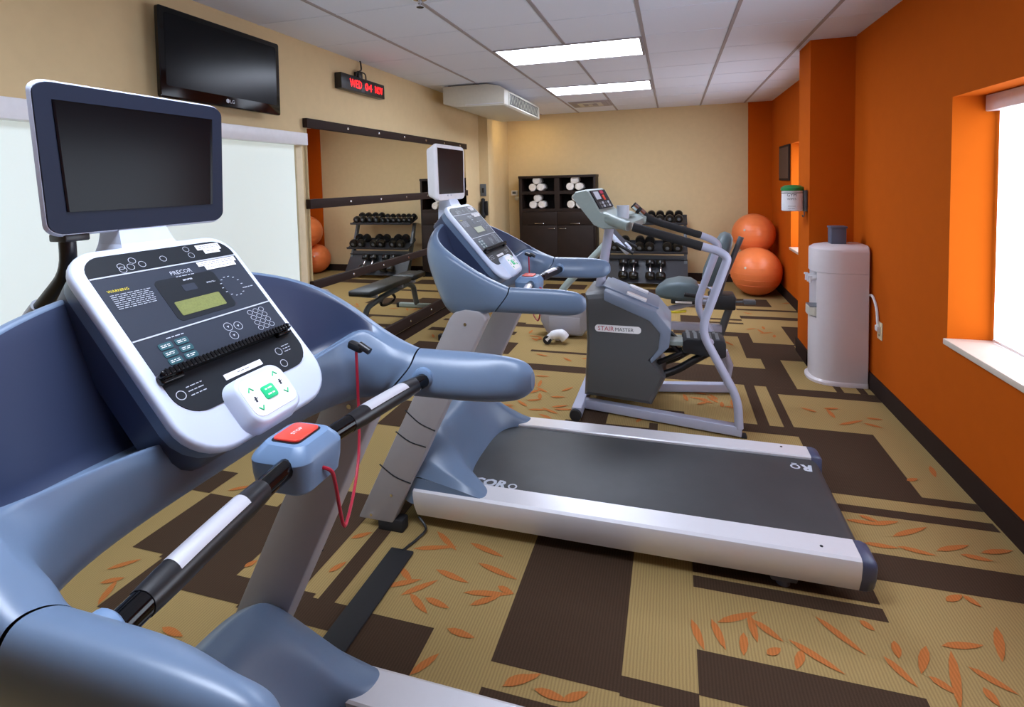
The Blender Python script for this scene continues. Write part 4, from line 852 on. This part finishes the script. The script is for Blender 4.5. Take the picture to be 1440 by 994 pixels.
for x, w_, z0, z1 in ((-.165, .06, .475, .51), (-.14, .12, .455, .545), (-.06, .17, .45, .60), (.06, .205, .45, .625), (.17, .21, .45, .615), (.225, .19, .45, .585), (.24, .16, .47, .55)):
    rings.append([(x, BY + a, b_) for a, b_ in rrect(-w_, w_, z0, z1, min(.04, (z1 - z0) * .45), 4)])
q = MB(); q.loft(rings); q.build('seat_cushion', M['seat'], bk, angle=1.2)
q = MB(); q.box(-.02, .24, BY - .18, BY + .18, .415, .455, 0, .01); q.build('seat_pan', M['black'], bk)
q = MB(); q.box(.02, .17, BY - .184, BY - .179, .425, .445); q.build('seat_label', M['paper'], bk, smooth=False)
rings = []; up_ = V((.36, 0, .93)).normalized(); nn = V((-.93, 0, .36)).normalized()
for t_, w_, th in ((0, .10, .03), (.03, .15, .06), (.12, .19, .08), (.26, .20, .08), (.42, .18, .075), (.50, .14, .06), (.53, .10, .03)):
    c_ = V((.31, BY, .58)) + up_ * t_
    rings.append([c_ + V((0, a, 0)) + nn * b_ for a, b_ in rrect(-w_, w_, -th * .85, th * .85, th * .7, 4)])
q = MB(); q.loft(rings); q.build('backrest_cushion', M['seat'], bk, angle=1.2)
q = MB(); q.tube(fillet([(.42, BY, .46), (.46, BY, .62), (.62, BY, 1.04)], .05), .025, 12); q.build('backrest_post', M['gunmetal'], bk)
for s in (-1, 1):
    q = MB(); q.tube(fillet([(.36, BY + s * .10, .50), (.36, BY + s * .26, .50), (.20, BY + s * .27, .52), (.10, BY + s * .27, .53)], .05), .016, 10); h_ = q.build('side_handle', M['steel'], bk)
    q = MB(); q.tube([(.22, BY + s * .27, .517), (.10, BY + s * .27, .53)], .02, 10); q.build('handle_grip', M['rubber'], h_)
q = MB(); q.tube([(.56, BY - .10, .44), (.70, BY - .16, .46)], .012, 8); q.box(.62, .72, BY - .20, BY - .13, .44, .48, 0, .006); q.build('adjust_lever', M['gunmetal'], bk)
q = MB(); q.tube(fillet([(-1.20, BY, .33), (-1.07, BY, .52), (-.70, BY, .90), (-.62, BY, 1.0)], .1), .036, 12); q.build('console_mast', M['sage'], bk)
BU, BN = V((.66, 0, -.75)), V((.75, 0, .66))
q = MB(); q.fprism(rrect(-.17, .17, -.02, .30, .05), V((-.63, BY, 1.09)), (0, 1, 0), BU, BN, .05, 0, .014); bc = q.build('console', M['lilac'], bk, angle=.8)
q = MB(); q.fprism(rrect(-.14, .14, .0, .25, .03), V((-.63, BY, 1.09)) + BN * .05, (0, 1, 0), BU, BN, .003); q.build('display_panel', M['dash'], bc, smooth=False)
q = MB(); q.fprism(rrect(-.05, .05, .20, .29, .015), V((-.63, BY, 1.09)) + BN * .052, (0, 1, 0), BU, BN, .012, 0, .004); q.build('speed_pod', M['lilac'], bc)
for s in (-1, 1):
    q = MB(); q.tube(fillet([(-.60, BY, 1.0), (-.50, BY + s * .22, .98), (-.36, BY + s * .24, .90)], .07), .016, 10); q.build('front_handle', M['rubber'], bk)
q = MB(); q.cyl((-.86, BY - .2, .33), (-.86, BY + .2, .33), .02, 12); q.build('crank_axle', M['chrome'], bk)
for s, a in ((-1, .7), (1, .7 + PI)):
    ex, ez = -.86 + .15 * math.cos(a), .33 + .15 * math.sin(a)
    q = MB(); q.fprism([(-.015, 0), (.015, 0), (.012, .16), (-.012, .16)], (-.86, BY + s * .17, .33), (-math.sin(a), 0, math.cos(a)), (math.cos(a), 0, math.sin(a)), (0, s, 0), .015, 0, .003); q.build('crank', M['gunmetal'], bk)
    q = MB(); q.box(ex - .05, ex + .05, BY + s * .19, BY + s * .29, ez - .012, ez + .012, 0, .006); q.build('pedal', M['rubber'], bk)
q = MB(); q.tube(spline([(-.19, BY - .14, .36), (-.15, BY - .16, .40), (-.10, BY - .16, .39), (-.08, BY - .14, .34), (.02, BY - .15, .33), (.12, BY - .15, .345)], 6), .012, 8); q.build('yellow_strap', M['yellow'], bk)

# ------------------------------------------------------------------ weight bench
WX = -2.09
bn = thing('weight_bench', 'black padded flat weight bench beside the mirror', 'bench', (WX, 5.55, 0))
def pad(y0, y1, w0, w1, z): 
    q = MB(); r = [[(WX + a, y, z + b_) for a, b_ in rrect(-w_, w_, -h, h, .02, 4)] for y, w_, h in ((y0, w0 - .02, .018), (y0 + .02, w0, .032), (y1 - .02, w1, .032), (y1, w1 - .02, .018))]; q.loft(r); return q
pad(4.92, 5.86, .14, .14, .45).build('back_pad', M['vinyl'], bn, angle=1.0)
pad(5.90, 6.28, .15, .13, .45).build('seat_pad', M['vinyl'], bn, angle=1.0)
q = MB(); q.tube(fillet([(WX, 4.98, .05), (WX, 5.06, .27), (WX, 5.45, .33), (WX, 6.08, .36)], .08), .032, 12); q.build('spine', M['gunmetal'], bn)
q = MB(); q.tube(fillet([(WX, 6.0, .36), (WX, 6.16, .30), (WX, 6.24, .05)], .05), .034, 12); q.build('rear_leg', M['gunmetal'], bn)
for y, w_ in ((4.98, .20), (6.24, .26)):
    q = MB(); q.fprism(rrect(-.03, .03, 0, .055, .01), (WX - w_, y, 0.004), (0, 1, 0), (0, 0, 1), (1, 0, 0), 2 * w_, 0, .004); q.build('foot_tube', M['sage'], bn)
    for s in (-1, 1):
        q = MB(); q.box(WX + s * w_ - .02, WX + s * w_ + .02, y - .034, y + .034, 0, .062, 0, .006); q.build('rubber_end', M['rubber'], bn)
q = MB(); q.tube([(WX, 5.52 + .16 * math.sin(a * PI / 12), .36 - .15 * math.cos((a) * PI / 24)) for a in range(-11, 12)], .016, 8); q.build('ladder_arc', M['black'], bn)
for y in (5.12, 5.70, 6.02):
    q = MB(); q.box(WX - .10, WX + .10, y - .02, y + .02, .375, .42, 0, .004); q.build('pad_bracket', M['steel'], bn)
q = MB(); q.tube([(WX - .02, 5.88, .36), (WX + .06, 5.92, .46)], .012, 8); q.build('pop_pin', M['chrome'], bn)

# ------------------------------------------------------------------ camera, world, render look
R = Matrix(((0.9578163, 0.28641378, -0.02356002), (0.00632491, 0.06095253, 0.99812063), (-0.28731155, 0.95616522, -0.05656978)))
cam = bpy.data.cameras.new('camera'); co = bpy.data.objects.new('camera', cam); COL.objects.link(co)
rt, up, fw = R[0], R[1], R[2]
mw = Matrix.Identity(4)
for i in range(3): mw[i][0] = rt[i]; mw[i][1] = up[i]; mw[i][2] = -fw[i]
mw[0][3], mw[1][3], mw[2][3] = 0, 0, 1.61
co.matrix_world = mw
cam.sensor_fit = 'HORIZONTAL'; cam.sensor_width = 36; cam.lens = 752.2 / 1440 * 36
cam.shift_x = 0; cam.shift_y = -(497 - 298) / 1440
cam.clip_start = .02
scene.camera = co
w = bpy.data.worlds.new('world'); scene.world = w; w.use_nodes = True
sky = w.node_tree.nodes.new('ShaderNodeTexSky'); sky.sky_type = 'HOSEK_WILKIE'
w.node_tree.links.new(sky.outputs[0], w.node_tree.nodes['Background'].inputs[0]); w.node_tree.nodes['Background'].inputs[1].default_value = .3
vs = scene.view_settings; vs.view_transform = 'Standard'; vs.look = 'None'; vs.gamma = 1; vs.use_curve_mapping = False; vs.exposure = 0.18
cy = scene.cycles; cy.use_denoising = True; cy.max_bounces = 8; cy.diffuse_bounces = 5; cy.glossy_bounces = 5; cy.sample_clamp_indirect = 8
